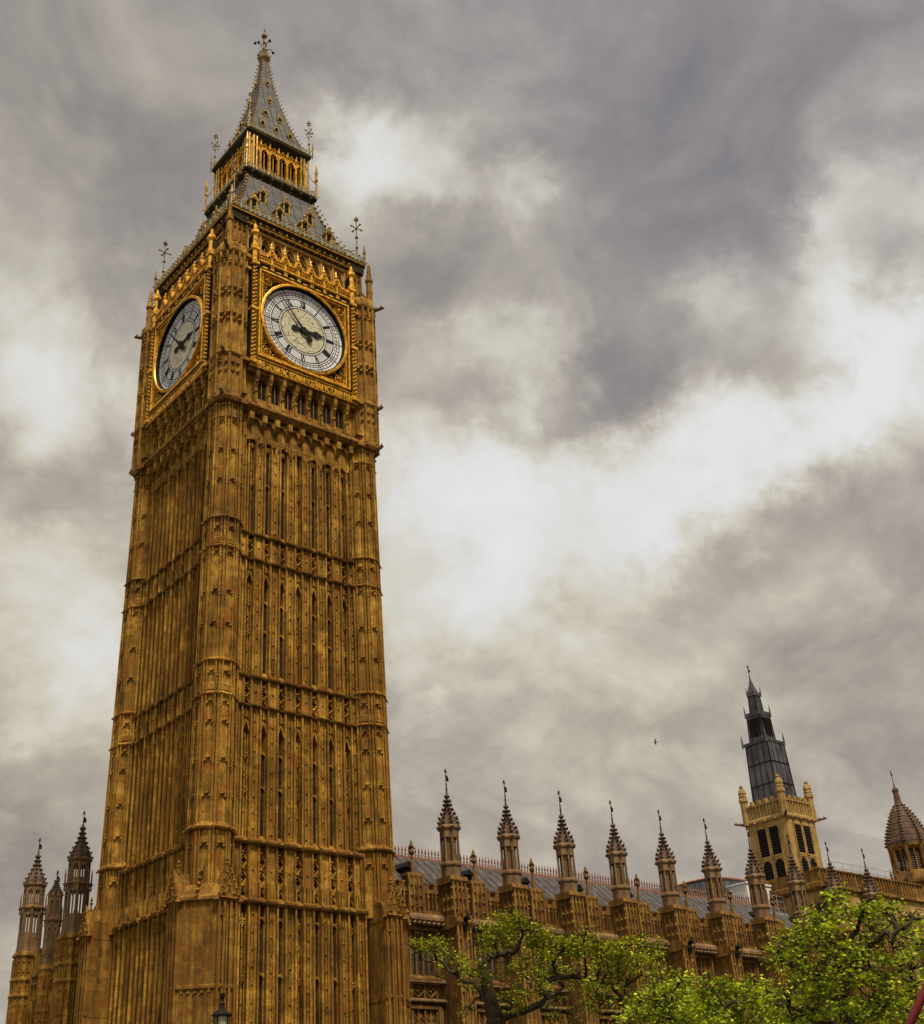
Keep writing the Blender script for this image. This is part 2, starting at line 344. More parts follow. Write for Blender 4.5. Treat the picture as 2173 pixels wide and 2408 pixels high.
for (z0, z1), dd in zip(STOREY, (0, 0, .02, .22)):
    zm = (z0*.52+z1*.48) if z0 > 1 else 11.9
    tops = [zm, z1-1.2] if z0 > 1 else [8.0, 11.9, 14.9]
    for i, c in enumerate(BAY):
        if i in WIN:
            for zz in tops: 
                b.arch(c-.25, c+.25, zz-.32, zz+.10, 5.4, 5.88+dd)
                b.ext_u([(5.4, zz+.1), (5.86+dd, zz+.1), (5.86+dd, zz+.16), (5.4, zz+.3)], c-.25, c+.25)
            b.ext_u([(5.55, z0-.1), (6.02+dd, z0-.1), (6.0+dd, z0+.02), (5.6, z0+.42)], c-.26, c+.26)
        else:
            b.box(c-.26, c+.26, 5.3, 5.56+dd, z0-.1, z1+.3)
            b.box(c-.035, c+.035, 5.6, 5.86+dd, z0-.1, z1)
            b.box(c-.17, c-.12, 5.4, 5.72+dd, z0-.1, z1); b.box(c+.12, c+.17, 5.4, 5.72+dd, z0-.1, z1)
            for zz in tops:
                quatrefoil(b, c, 5.84+dd, zz-.2, .27); b.gem(c, 5.88+dd, zz+.9, .07); b.gem(c, 5.88+dd, zz-1.5, .07)
    if z0 < 35:                       # crocketed canopies hanging under the string course
        zt = z1+1.6 if z0 > 1 else z1+.4
        for c in (BAY if z0 > 1 else []):
            b.box(c-.26, c+.26, 5.3, 5.60+dd, z1+.2, zt)
            b.bar((c-.26, z1+.1), (c, z1+.85), .09, 5.6, 6.0+dd); b.bar((c+.26, z1+.1), (c, z1+.85), .09, 5.6, 6.0+dd)
            b.bar((c, z1+.8), (c, zt), .07, 5.6, 5.98+dd)
            for s in (-1, 1):
                b.gem(c+s*.17, 5.98+dd, z1+.55, .07); b.gem(c+s*.12, 5.96+dd, z1+1.05, .075); b.gem(c+s*.2, 5.9+dd, z1+1.3, .06)
                b.bar((c+s*.24, z1+.95), (c+s*.05, z1+1.45), .05, 5.6, 5.92+dd)
            b.gem(c, 6.02+dd, z1+.95, .09)
    else:                             # arched heads below the big corbels
        for i, c in enumerate(BAY):
            b.arch(c-.60, c+.60, z1-1.7, z1-.75, 5.6, 6.06)
            quatrefoil(b, c, 5.92, z1-1.35, .2)
        b.box(-4.6, 4.6, 5.5, 6.08, z1-.76, z1+1.3)
# carved bands between the two string courses of each pair
for z0, z1, dd in ((37.5, 39.05, 0), (27.6, 29.15, 0), (16.2, 19.05, .10)):
    for i in range(8):
        c = (i-3.5)*1.24
        if i in (0, 7): c = math.copysign(4.34, c)
        b.box(c-.33, c+.33, 5.5, 6.02+dd, z0-.3, z1+.2)
        for s in (-.33, .33): b.box(c+s-.05, c+s+.05, 5.6, 6.12+dd, z0-.3, z1+.2)
        b.gem(c, 6.03+dd, (z0+z1)/2, .09)
    for c in BAY:
        b.box(c-.29, c+.29, 5.3, 5.60+dd, z0-.3, z1+.2)
        h = (z1-z0)/2 if z1-z0 < 2 else (z1-z0)/3
        for k in range(2 if z1-z0 < 2 else 3):
            zz = z0+k*h
            b.bar((c-.27, zz+.04), (c+.27, zz+h-.04), .075, 5.7, 5.93+dd); b.bar((c+.27, zz+.04), (c-.27, zz+h-.04), .075, 5.7, 5.91+dd)
            for s in (-1, 1): b.gem(c+s*.17, 5.82+dd, zz+h/2, .10, .14)
            b.gem(c, 5.94+dd, zz+h/2, .12)
            b.gem(c, 5.82+dd, zz+h*.16, .09, .1); b.gem(c, 5.82+dd, zz+h*.84, .09, .1)
copies(b.build('wall_panelling', 'stone', T))

# --- string courses, stepping in and out around every strip
def course(z, h, d, big=False):
    b = MB(True)
    pr = lambda e: [(5.2, z-h*.22), (d+e-.07, z-h*.30), (d+e, z-h*.12), (d+e+.02, z+h*.06), (d+e-.05, z+h*.16), (5.2, z+h*1.1)]
    b.ext_u(pr(0), -4.66, 4.66)
    for i in range(8):
        c = (i-3.5)*1.24
        if i in (0, 7): c = math.copysign(4.36, c)
        b.ext_u(pr(.13), c-.40, c+.40)
    if big:
        for c in BAY: b.gem(c, d+.02, z-.05, .16)
    copies(b.build('string_course', 'stone_dark', T))
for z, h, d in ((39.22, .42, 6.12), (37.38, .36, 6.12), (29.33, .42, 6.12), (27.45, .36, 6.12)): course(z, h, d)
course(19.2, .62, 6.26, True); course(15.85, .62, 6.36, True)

# --- slit windows
for z0, z1, dd in [(a, c, e) for (a, c), e in zip(STOREY, (0, 0, .02, .2))]:
    for i in WIN:
        b = MB(True); c = BAY[i]
        top = z1-1.15 if z0 > 1 else 14.9
        b.box(c-.24, c+.24, 5.3, 5.74+dd*.6, max(z0, 1.0), top)
        b.mat(1)
        z = max(z0, 1.0)+.5
        while z < top: b.box(c-.235, c+.235, 5.4, 5.757+dd*.6, z, z+.04); z += .62
        b.box(c-.02, c+.02, 5.4, 5.753+dd*.6, max(z0, 1.0), top)
        copies(b.build('window', ['glass', 'iron'], T))

# --- octagonal corner turrets of the shaft
b = MB()
def TA(z): return 1.235-.0050*(z-20)-.09       # the turrets taper slightly
def TC(z): return -(4.47+TA(z)+.09)
def toct(b, prof): b.loft([[(TC(z)+(r_+TA(z))/math.cos(PI/8)*math.cos(PI/8+PI/4*i), TC(z)+(r_+TA(z))/math.cos(PI/8)*math.sin(PI/8+PI/4*i), z) for i in range(8)] for r_, z in prof])
def tpt(ang, r_, z, e=0.0, over=1.0): return (TC(z)+(r_+TA(z))*over*math.cos(ang)-e*math.sin(ang), TC(z)+(r_+TA(z))*over*math.sin(ang)+e*math.cos(ang), z)
toct(b, [(0, 15.5), (0, 48.9)])
CO = 1/math.cos(PI/8)
for i in range(8):
    a = PI/8+PI/4*i; m = PI/4*i
    b.tube([tpt(a, .08, 15.5, 0, CO), tpt(a, .08, 48.9, 0, CO)], .070, 6)
    for s in (-1, 1):
        b.tube([tpt(a, .02, 15.5, s*.20, CO), tpt(a, .02, 48.9, s*.20, CO)], .045, 5)
    for z in (23.4, 25.7, 32.0, 34.2, 42.3, 44.6, 46.9, 36.9, 26.9, 18.5, 38.7, 28.8, 21.3):
        for s in (-1, 1):
            b.gem(*tpt(m, .02, z, .22*s), .15, .13); b.gem(*tpt(m, .0, z-.2, .30*s), .09, .13)
        b.gem(*tpt(m, .03, z+.16), .20, .12)
for z, h, rr in ((39.55, .30, .17), (37.45, .28, .17), (29.65, .30, .17), (27.5, .28, .17), (19.55, .42, .24), (48.3, .24, .16), (47.3, .16, .12)):
    toct(b, [(-.1, z-h*.30), (rr-.06, z-h*.32), (rr, z-h*.12), (rr+.02, z+h*.04), (rr-.04, z+h*.14), (-.05, z+h*.9)])
    for i in range(8): b.gem(*tpt(PI/8+PI/4*i, rr+.02, z-.1, 0, CO), .10)
for z in (38.0, 28.1): toct(b, [(.06, z-.35), (.08, z+.02), (-.03, z+.15)])
copies(b.build('corner_turret', 'stone', T))

# --- clasping buttresses at the foot, each with two gabled faces and a chamfer between
b = MB()
def plan(o, z): return [(-5.0+.02*(o != 0), -7.70-o, z), (-6.30-o*.4, -7.70-o, z), (-7.70-o, -6.30-o*.4, z), (-7.70-o, -5.0+.02*(o != 0), z), (-5.0+.02*(o != 0), -5.0+.02*(o != 0), z)]
b.loft([plan(0, 0), plan(0, 15.55)])
for z, h, o in ((15.5, .5, .20), (11.0, .3, .1), (6.5, .3, .12)):
    b.loft([plan(-.2, z-h*.6), plan(o, z-.08), plan(o, z+.06), plan(-.25, z+h)])
b.loft([plan(0, 15.75), plan(-.25, 16.25), [(-5.0, -6.9, 16.45), (-6.1, -6.9, 16.45), (-6.9, -6.1, 16.45), (-6.9, -5.0, 16.45), (-5.0, -5.0, 16.45)], [(-5.0, -6.55, 17.0), (-5.9, -6.55, 17.0), (-6.55, -5.9, 17.0), (-6.55, -5.0, 17.0), (-5.0, -5.0, 17.0)]])
for fc in (0, 1):
    P = (lambda u, d, z: (u, -d, z)) if fc == 0 else (lambda u, d, z: (-d, u, z))
    def bx(u0_, u1_, d0, d1, z0, z1):
        p, q = P(u0_, d0, z0), P(u1_, d1, z1)
        b.box(min(p[0], q[0]), max(p[0], q[0]), min(p[1], q[1]), max(p[1], q[1]), z0, z1)
    for u in (-6.18, -5.86, -5.44, -5.12): bx(u-.075, u+.075, 7.5, 7.86, 0, 15.6)
    bx(-5.70, -5.60, 7.5, 7.79, 0, 15.6)
    for z in (14.6, 11.0, 6.0):
        for u in (-5.9, -5.4): b.gem(*P(u, 7.76, z), .16, .18)
    pts = [(-6.32, 15.4), (-4.98, 15.4), (-5.65, 17.05)]
    for d0, d1, k in ((6.6, 7.90, 1.0),):
        n = 3; vs = [P(u, d0, z) for u, z in pts]+[P(u, d1, z) for u, z in pts]
        b.add(vs, [(0,1,2), (5,4,3), (0,3,4,1), (1,4,5,2), (2,5,3,0)])
    for p, q in (((-6.42, 15.3), (-5.65, 17.2)), ((-4.88, 15.3), (-5.65, 17.2))):
        for k in range(6):
            t = k/5; b.gem(*P(p[0]+(q[0]-p[0])*t, 7.94, p[1]+(q[1]-p[1])*t), .11)
        b.tube([P(p[0], 7.90, p[1]), P(q[0], 7.90, q[1])], .085, 5)
    for p, q in (((-6.2, 15.5), (-5.65, 16.75)), ((-5.1, 15.5), (-5.65, 16.75)), ((-6.2, 15.5), (-5.1, 15.5)), ((-5.65, 16.1), (-5.9, 15.5)), ((-5.65, 16.1), (-5.4, 15.5))):
        b.tube([P(p[0], 7.92, p[1]), P(q[0], 7.92, q[1])], .06, 4)
    for z, u in ((16.15, -5.65), (15.75, -5.95), (15.75, -5.35)): b.gem(*P(u, 7.95, z), .10, .13)
    b.lathe(P(-5.65, 7.6, 17.0), [(.10, 0), (.07, .3), (.13, .4), (.05, .5), (.10, .6), (.01, .8)], 6)
    for u in (-6.4, -4.9): b.gem(*P(u, 7.92, 15.35), .2)
for k in range(5):                     # ribs on the chamfer
    t = .12+.76*k/4; x = -6.30+(-7.70+6.30)*t; y = -7.70+(-6.30+7.70)*t
    b.lathe((x, y, 0), [(.05 if k in (1, 2, 3) else .09, 0), (.05 if k in (1, 2, 3) else .09, 15.4)], 5)
    for z in (10.7, 6.2): b.gem(x, y, z, .15)
b.loft([[(-6.5, -6.5, 17.0), (-6.95, -6.95, 17.0), (-6.85, -7.05, 17.0)], [(-6.4, -6.4, 18.0), (-6.6, -6.6, 18.0), (-6.5, -6.7, 18.0)]])
for k in range(5): b.gem(-7.2+.12*k, -7.2+.12*k, 15.9+.34*k, .17)
copies(b.build('base_buttress', 'stone_dark', T))

# --- clock stage: body, piers, corbels, arcade
b = MB(); b.box(-6.22, 6.22, -6.22, 6.22, 49.2, 62.3)
b.build('clock_stage_wall', 'stone', T)
b = MB(True)
for c in [(i-3)*1.04 for i in range(-1, 8)]:
    pr = [(5.9, 47.3), (6.15, 47.35), (6.5, 47.75), (6.62, 47.8), (6.62, 48.35), (5.9, 48.6)]
    b.ext_u(pr, c-.16, c+.16)
    b.box(c-.11, c+.11, 6.0, 6.14, 46.3, 47.4); b.gem(c, 6.18, 46.3, .16)
for c in [(i-3.5)*1.04 for i in range(0, 8)]: b.arch(c-.42, c+.42, 47.2, 48.2, 6.0, 6.30)
copies(b.build('corbel_row', 'stone', T))
def big_course(z, h, d, name='cornice', m='stone_dark'):
    b = MB(True)
    b.ext_u([(5.4, z-h*.6), (d-.35, z-h*.5), (d-.12, z-h*.15), (d, z-h*.05), (d, z+h*.15), (d-.25, z+h*.5), (5.4, z+h*.6)], -5.0, 5.0)
    for i in range(17): b.gem((i-8)*.56, d-.18, z-h*.28, .13)
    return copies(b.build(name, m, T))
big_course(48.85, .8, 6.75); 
b = MB(True)                           # niche arcade under the dial
for i in range(8):
    c = (i-3.5)*1.10
    b.box(c-.17, c+.17, 6.1, 6.42, 49.3, 51.0)
    b.ext_u([(6.2, 50.2), (6.46, 50.3), (6.52, 50.9), (6.74, 51.4), (6.80, 52.0), (6.2, 52.0)], c-.14, c+.14)
    b.gem(c, 6.52, 50.2, .2, .22); b.gem(c, 6.66, 50.95, .17); b.box(c-.09, c+.09, 6.2, 6.58, 49.3, 50.2)
for i in range(7):
    c = (i-3)*1.10
    b.arch(c-.40, c+.40, 51.0, 51.75, 6.2, 6.5); b.arch(c-.40, c+.40, 50.9, 51.7, 6.18, 6.34)
    b.box(c-.42, c+.42, 6.1, 6.34, 49.25, 49.75)
    b.box(c-.025, c+.025, 6.2, 6.30, 49.7, 51.3)
    b.mat(1); b.box(c-.36, c+.36, 6.1, 6.235, 49.7, 51.5); b.mat(0)
b.box(-4.6, 4.6, 6.0, 6.62, 51.72, 52.05)
copies(b.build('niche_arcade', ['stone', 'void'], T))

b = MB(); C1 = (-5.80, -5.80, 0)       # corner piers of the clock stage
b.oct(C1, [(1.06, 48.9), (1.06, 62.2)]); b.box(-5.7, -4.72, -6.50, -5.6, 49.0, 62.1); b.box(-6.50, -5.6, -5.7, -4.72, 49.0, 62.1)
for i in range(8):
    a = PI/8+PI/4*i; rr = 1.11/math.cos(PI/8)
    b.lathe((C1[0]+rr*math.cos(a), C1[1]+rr*math.sin(a), 0), [(.10, 49.0), (.10, 62.0)], 6)
    m = PI/4*i; ex, ey = -math.sin(m), math.cos(m)
    b.lathe((C1[0]+1.07*math.cos(m), C1[1]+1.07*math.sin(m), 0), [(.045, 49.0), (.045, 62.0)], 5)
    for z in (57.9, 55.6):             # carved leaf bosses
        for dx, dz in ((-.22, .26), (.22, .26), (-.22, -.26), (.22, -.26), (0, 0)):
            b.gem(C1[0]+1.10*math.cos(m)+ex*dx, C1[1]+1.10*math.sin(m)+ey*dx, z+dz, .20, .21)
    for z in (60.4, 51.6, 50.9):
        for s in (-.2, .2): b.gem(C1[0]+1.10*math.cos(m)+ex*s, C1[1]+1.10*math.sin(m)+ey*s, z, .15, .22)
for u in (-5.05, -4.86):
    for p in ((u, -6.52), (-6.52, u)): b.lathe((*p, 0), [(.06, 49.0), (.06, 62.0)], 5)
for z in (57.9, 55.6):
    for dx, dz in ((-.17, .2), (.17, .2), (-.17, -.2), (.17, -.2), (0, 0)):
        b.gem(-4.97+dx, -6.55, z+dz, .14, .18); b.gem(-6.55, -4.97+dx, z+dz, .14, .18)
for z, h, rr in ((52.45, .5, 1.20), (48.85, .62, 1.16), (49.6, .2, 1.06), (60.7, .35, 1.10), (61.75, .5, 1.22)):
    b.oct(C1, [(1.0, z-h*.5), (rr-.08, z-h*.4), (rr, z-h*.12), (rr+.01, z+h*.06), (1.05, z+h*.6)])
    b.box(-5.6, -4.66, -5.80-rr+.12, -5.6, z-h*.4, z+h*.2); b.box(-5.80-rr+.12, -5.6, -5.6, -4.66, z-h*.4, z+h*.2)
    for i in range(8):
        a = PI/8+PI/4*i; b.gem(C1[0]+(rr+.05)*math.cos(a), C1[1]+(rr+.05)*math.sin(a), z-.1, .12)
for i in range(16):                    # battlement with small dark openings
    a = PI/8*i; b.box(*sum(([C1[k]+1.16*(math.cos(a), math.sin(a))[k]-.07, C1[k]+1.16*(math.cos(a), math.sin(a))[k]+.07] for k in (0, 1)), []), 60.8, 61.5)
b.oct(C1, [(1.20, 61.45), (1.26, 61.6), (1.20, 62.2), (1.05, 62.45)])
copies(b.build('corner_pier', 'stone', T))
b = MB()                               # gargoyles on the piers
def gargoyle(b, c, ang, z, L):
    dx, dy = math.cos(ang), math.sin(ang); P = lambda t, h=0: (c[0]+dx*t, c[1]+dy*t, z+h)
    b.tube([P(.8), P(1.1, .03), P(1.1+L*.6, .10), P(1.1+L*.85, .22), P(1.1+L*1.08, .16)], [.20, .19, .13, .17, .07], 6)
    b.gem(*P(1.1+L*.8, .38), .09, .13); b.gem(*P(1.1+L*.3, .22), .15, .15)
for z, L_ in ((61.75, .85), (52.4, .5), (48.95, .4)):
    b = MB(); gargoyle(b, C1, R(225), z, L_); copies(b.build('gargoyle', 'stone_grey', T))

b = MB()                               # slim pinnacle on each pier, with its flying arch
c = (-6.42, -6.42, 0)
b.oct(c, [(.22, 62.2), (.22, 64.6), (.30, 64.65), (.30, 64.85), (.20, 65.0), (.07, 66.4), (.01, 66.7)])
for i in range(4): b.gem(c[0]+.2*math.cos(PI/4+i*PI/2), c[1]+.2*math.sin(PI/4+i*PI/2), 63.6, .1, .5)
for k in range(5): 
    for i in range(4):
        a = PI/2*i; rr = .24-.035*k; b.gem(c[0]+rr*math.cos(a), c[1]+rr*math.sin(a), 65.05+.3*k, .075)
b.tube([(-6.3, -6.3, 63.0), (-6.05, -6.05, 63.5), (-5.8, -5.8, 64.1)], [.12, .10, .13], 5)
copies(b.build('pinnacle', 'stone', T))

# --- inscription, dials
b = MB(True); b.box(-4.62, 4.62, 6.1, 6.80, 52.02, 52.78); b.mat(1)
b.ext_u([(6.7, 52.80), (6.88, 52.80), (6.88, 52.84), (6.7, 52.86)], -4.2, 4.2); b.ext_u([(6.7, 52.0), (6.90, 52.0), (6.90, 52.04), (6.7, 52.06)], -4.66, 4.66)
ins = b.build('inscription', ['green_iron', 'gold'], T)
cu = bpy.data.curves.new('letters', 'FONT'); cu.body = 'DOMINE SALVAM FAC REGINAM NOSTRAM VICTORIAM PRIMAM'; cu.size = .62; cu.extrude = .04; cu.offset = .012; cu.align_x = 'CENTER'
to = bpy.data.objects.new('letters', cu); COL.objects.link(to); bpy.context.view_layer.update()
me = bpy.data.meshes.new_from_object(to.evaluated_get(bpy.context.evaluated_depsgraph_get())); bpy.data.objects.remove(to)
xs = [v.co.x for v in me.vertices]; sc = 9.1/(max(xs)-min(xs)); xm = (max(xs)+min(xs))/2
for v in me.vertices: v.co = ((v.co.x-xm)*sc, -6.83-v.co.z, 52.14+v.co.y*1.22)
me.materials.clear(); me.materials.append(M['gold']); link('lettering', me, ins)
copies(ins)

CZ = 57.02; RD = 3.62
b = MB(True)                           # dark spandrel ground with a round opening for the recessed dial
for q in range(4):
    a0 = PI/2*q; n = 16
    arc = [(3.64*math.sin(a0+PI/2*k/n), CZ+3.64*math.cos(a0+PI/2*k/n)) for k in range(n+1)]
    sx_, sz_ = ((1, 1), (1, -1), (-1, -1), (-1, 1))[q]
    cor = [(0, CZ+4.0*sz_), (4.02*sx_, CZ+4.0*sz_), (4.02*sx_, CZ)] if q % 2 == 0 else [(4.02*sx_, CZ), (4.02*sx_, CZ+4.0*sz_), (0, CZ+4.0*sz_)]
    b.poly(arc+list(reversed(cor)), 6.2, 6.52)
b.mat(1)
ck = b.build('clock', ['green_iron', 'gold'], T)
b = MB(True)
for (x0, x1, z0, z1) in ((-4.0, 4.0, 53.06, 53.20), (-4.0, 4.0, 60.78, 60.92), (-4.0, -3.88, 53.2, 60.78), (3.88, 4.0, 53.2, 60.78)): b.box(x0, x1, 6.4, 6.94, z0, z1)
for (x0, x1, z0, z1) in ((-3.72, 3.72, 53.32, 53.39), (-3.72, 3.72, 60.61, 60.68), (-3.72, -3.65, 53.39, 60.61), (3.65, 3.72, 53.39, 60.61)): b.box(x0, x1, 6.4, 6.84, z0, z1)
n = 72
prof = [(3.62, 6.55), (3.62, 6.86), (3.66, 6.95), (3.71, 6.94), (3.74, 6.88), (3.78, 6.94), (3.83, 6.92), (3.85, 6.55)]
b.loft([[(r_*math.sin(2*PI*k/n), d, CZ+r_*math.cos(2*PI*k/n)) for r_, d in prof] for k in range(n+1)], cap=False, closed=False)
b.build('gilded_frame', 'gold', ck)
b = MB(True)                           # scrollwork in the four spandrels
def curl(cx, cz, r_, a0, a1, wd=.05, d=6.66):
    n = 12; b.tube([(cx+r_*math.cos(a0+(a1-a0)*k/n), d, cz+r_*math.sin(a0+(a1-a0)*k/n)) for k in range(n+1)], wd/2+.002, 5)
for sx_ in (-1, 1):
    for sz in (-1, 1):
        b = MB(True); ox, oz = sx_*3.20, CZ+sz*3.20
        curl(ox, oz, .40, 0, 2*PI, .06); curl(ox, oz, .20, 0, 2*PI, .05); b.gem(ox, 6.72, oz, .20, .20)
        for k in range(8): b.gem(ox+.29*math.cos(k*PI/4), 6.66, oz+.29*math.sin(k*PI/4), .06)
        for t in (-1, 1):
            for dist, rr in ((.74, .22), (1.24, .16), (1.66, .11)):
                off = .10+dist*.13
                px, pz = (ox-sx_*dist, oz+sz*off*1.3) if t < 0 else (ox+sx_*off*1.3, oz-sz*dist)
                curl(px, pz, rr, 0, 2*PI*.8+t, .05); b.gem(px, 6.66, pz, rr*.32)
                b.gem(px+sx_*rr*.9, 6.62, pz+sz*rr*.9, .05)
        b.gem(ox+sx_*.42, 6.64, oz+sz*.42, .12); b.gem(ox-sx_*.45, 6.64, oz-sz*.45, .12)
        b.build('gilded_scrollwork', 'gold', ck)
b = MB(True); b.ring(0.0, 2.0, 6.35, 6.560, CZ); b.mat(1); b.ring(1.98, RD, 6.35, 6.558, CZ)
b.build('dial', ['opal_warm', 'opal'], ck)
b = MB(True); b.ring(RD-.08, 3.635, 6.2, 6.85, CZ)
D0, D1 = 6.552, 6.569
for a_, c_ in ((1.89, 1.95), (2.06, 2.12), (2.71, 2.78), (2.87, 2.92), (3.04, 3.08), (3.26, 3.31)): b.ring(a_, c_, D0, D1, CZ)
def rad(a, r0_, r1_, wd, d1=D1): b.bar((r0_*math.sin(a), CZ+r0_*math.cos(a)), (r1_*math.sin(a), CZ+r1_*math.cos(a)), wd, D0, d1)
for k in range(60):
    a = 2*PI*k/60
    rad(a, 2.88, 3.28, .08 if k % 5 == 0 else .04)
    if k % 5 == 0:
        rad(a, 2.76, 3.54, .06)
        for s in (-.055, .055): rad(a+s, 2.9, 3.28, .03)
    else: rad(a, 2.1, 2.74, .02)
    rad(a+PI/60, 2.1, 2.74, .016)
b.build('dial_tracery', 'iron', ck)
GL = {'I': (.17, [((.085, 0), (.085, 1))]), 'V': (.36, [((.02, 1), (.18, 0)), ((.34, 1), (.18, 0))]), 'X': (.38, [((.02, 1), (.36, 0)), ((.36, 1), (.02, 0))])}
for h_, tx in enumerate(['XII', 'I', 'II', 'III', 'IIII', 'V', 'VI', 'VII', 'VIII', 'IX', 'X', 'XI']):
    b = MB(True); a = 2*PI*h_/12; wt = sum(GL[c][0] for c in tx)*.62; x = -wt/2; e1, e2 = (math.cos(a), -math.sin(a)), (math.sin(a), math.cos(a))
    for c in tx:
        for i, (p, q) in enumerate(GL[c][1]):
            f = lambda pt: ((x+pt[0]*.62)*e1[0]+(2.11+pt[1]*.62)*e2[0], CZ+(x+pt[0]*.62)*e1[1]+(2.11+pt[1]*.62)*e2[1])
            b.bar(f(p), f(q), .09 if i == 0 else .05, D0, D1+.006)
        x += GL[c][0]*.62
    b.build('numeral', 'iron', ck)
def hand(name, ang, pts, d0, d1):
    b = MB(True); ca, sa = math.cos(ang), math.sin(ang)
    f = lambda x, y: (x*ca+y*sa, CZ-x*sa+y*ca)
    for seg in pts: b.poly([f(x, y) for x, y in seg]+[f(-x, y) for x, y in reversed(seg) if x > .001], d0, d1)
    b.ring(0, .28, d0-.06, d1+.02, CZ, 20)
    return b.build(name, 'iron', ck)
hand('hour_hand', R(86.5), [[(.10, -.1), (.15, .35), (.12, .8), (.26, 1.05), (.30, 1.25), (.14, 1.42), (.07, 1.65), (0, 1.98)], [(.10, 0), (.12, -.4), (.24, -.62), (.26, -.85), (0, -1.05)]], 6.62, 6.66)
hand('minute_hand', R(319.5), [[(.12, -.1), (.10, .4), (.055, 1.4), (.04, 2.6), (0, 3.36)], [(.10, 0), (.13, -.55), (.24, -.72), (.22, -.95), (0, -1.12)]], 6.70, 6.73)
copies(ck)

# --- gilded beaded columns beside the dials
for s in (-1, 1):
    c = s*4.40; b = MB(True)
    b.box(c-.20, c+.20, 6.2, 6.80, 52.2, 64.0)
    b.mat(1)
    z = 52.5; k = 0
    while z < 61.0:
        b.box(c-.17, c-.02, 6.6, 6.96, z, z+.15); b.box(c+.03, c+.16, 6.6, 6.94, z+.17, z+.31); b.gem(c-.15, 6.84, z+.25, .05); z += .34; k += 1
    for z in (52.35, 57.0, 61.2, 62.6): b.box(c-.29, c+.29, 6.5, 7.04, z-.1, z+.12)
    b.lathe((c, 6.78, 0), [(.23, 61.2), (.26, 61.5), (.20, 61.6), (.22, 62.6), (.30, 62.75), (.30, 63.0), (.20, 63.1), (.20, 63.9), (.34, 64.1), (.30, 64.4), (.16, 64.5), (.14, 64.8), (.05, 65.1)], 8)
    copies(b.build('gilded_column', ['green_iron', 'gold'], T))

# --- gilded canopy and gabled balustrade over the dial
b = MB(True)
b.box(-4.1, 4.1, 6.1, 6.86, 61.0, 61.55); b.box(-4.1, 4.1, 6.1, 6.6, 61.5, 62.4); b.mat(1)
b.ext_u([(6.8, 61.5), (7.02, 61.55), (7.02, 61.64), (6.8, 61.7)], -4.12, 4.12)
for i in range(7):
    c = (i-3)*1.18
    if i < 6:
        for dz in (0, .26): b.box(c+.46, c+.59, 6.8, 6.95, 61.12+dz, 61.32+dz); b.box(c+.63, c+.74, 6.8, 6.95, 61.12+dz, 61.32+dz)
    b.box(c-.2, c+.2, 6.8, 6.93, 61.08, 61.2)
P6 = [(-4.13, 62.25)]
for i in range(6):
    c = (i-2.5)*1.18+.0
    P6 += [(c-.40, 62.30), (c-.12, 62.95), (c+.12, 62.95), (c+.40, 62.30)]
P6.append((4.13, 62.25))
for dz, wd, d in ((0, .11, 6.94), (-.2, .05, 6.88), (.16, .045, 6.90)):
    for p, q in zip(P6, P6[1:]): b.bar((p[0], p[1]+dz), (q[0], q[1]+dz), wd, 6.62, d)
for i in range(6):
    c = (i-2.5)*1.18
    for s in (-1, 1):
        b.bar((c, 62.75), (c+s*.17, 62.5), .05, 6.6, 6.86); b.bar((c, 62.25), (c+s*.17, 62.5), .05, 6.6, 6.86)
    b.lathe((c, 6.76, 0), [(.10, 62.95), (.07, 63.15), (.15, 63.28), (.15, 63.4), (.05, 63.5), (.09, 63.6), (.01, 63.85)], 6)
    b.box(c-.09, c+.09, 6.6, 6.90, 61.6, 62.2); b.gem(c, 6.92, 61.7, .13)
k = -4.0
while k < 4.05: b.box(k-.022, k+.022, 6.6, 6.82, 61.65, 62.25); k += .147
copies(b.build('gilded_balustrade', ['green_iron', 'gold'], T))

# --- belfry arcade under the roof
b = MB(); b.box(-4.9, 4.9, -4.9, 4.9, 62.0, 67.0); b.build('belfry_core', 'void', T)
b = MB(True)
for i in range(9):
    c = (i-4)*1.12; b.box(c-.15, c+.15, 5.2, 5.72, 61.8, 65.4); b.box(c-.05, c+.05, 5.6, 5.82, 61.8, 65.4)
for i in range(8):
    c = (i-3.5)*1.12
    b.arch(c-.42, c+.42, 63.9, 65.25, 5.3, 5.66)
    b.bar((c-.4, 63.5), (c-.2, 64.1), .07, 5.3, 5.5); b.bar((c, 63.5), (c-.2, 64.1), .07, 5.3, 5.5); b.bar((c, 63.5), (c+.2, 64.1), .07, 5.3, 5.5); b.bar((c+.4, 63.5), (c+.2, 64.1), .07, 5.3, 5.5)
    b.bar((c-.4, 64.3), (c, 64.9), .06, 5.3, 5.5); b.bar((c+.4, 64.3), (c, 64.9), .06, 5.3, 5.5)
    b.box(c-.035, c+.035, 5.2, 5.5, 61.8, 64.3)
b.box(-4.7, 4.7, 5.0, 5.84, 65.2, 65.6)
copies(b.build('belfry_arcade', 'stone_pale', T))
b = MB()                               # solid corner of the belfry
b.box(-5.92, -4.62, -5.92, -4.62, 62.0, 65.5)
for u in (-5.92, -5.5, -5.1, -4.7):
    b.lathe((u, -5.95, 0), [(.09, 62), (.09, 65.4)], 6); b.lathe((-5.95, u, 0), [(.09, 62), (.09, 65.4)], 6)
for z in (64.8, 63.4):
    for u in (-5.7, -5.3, -4.9): b.gem(u, -5.93, z, .15, .2); b.gem(-5.93, u, z, .15, .2)
copies(b.build('belfry_corner', 'stone', T))

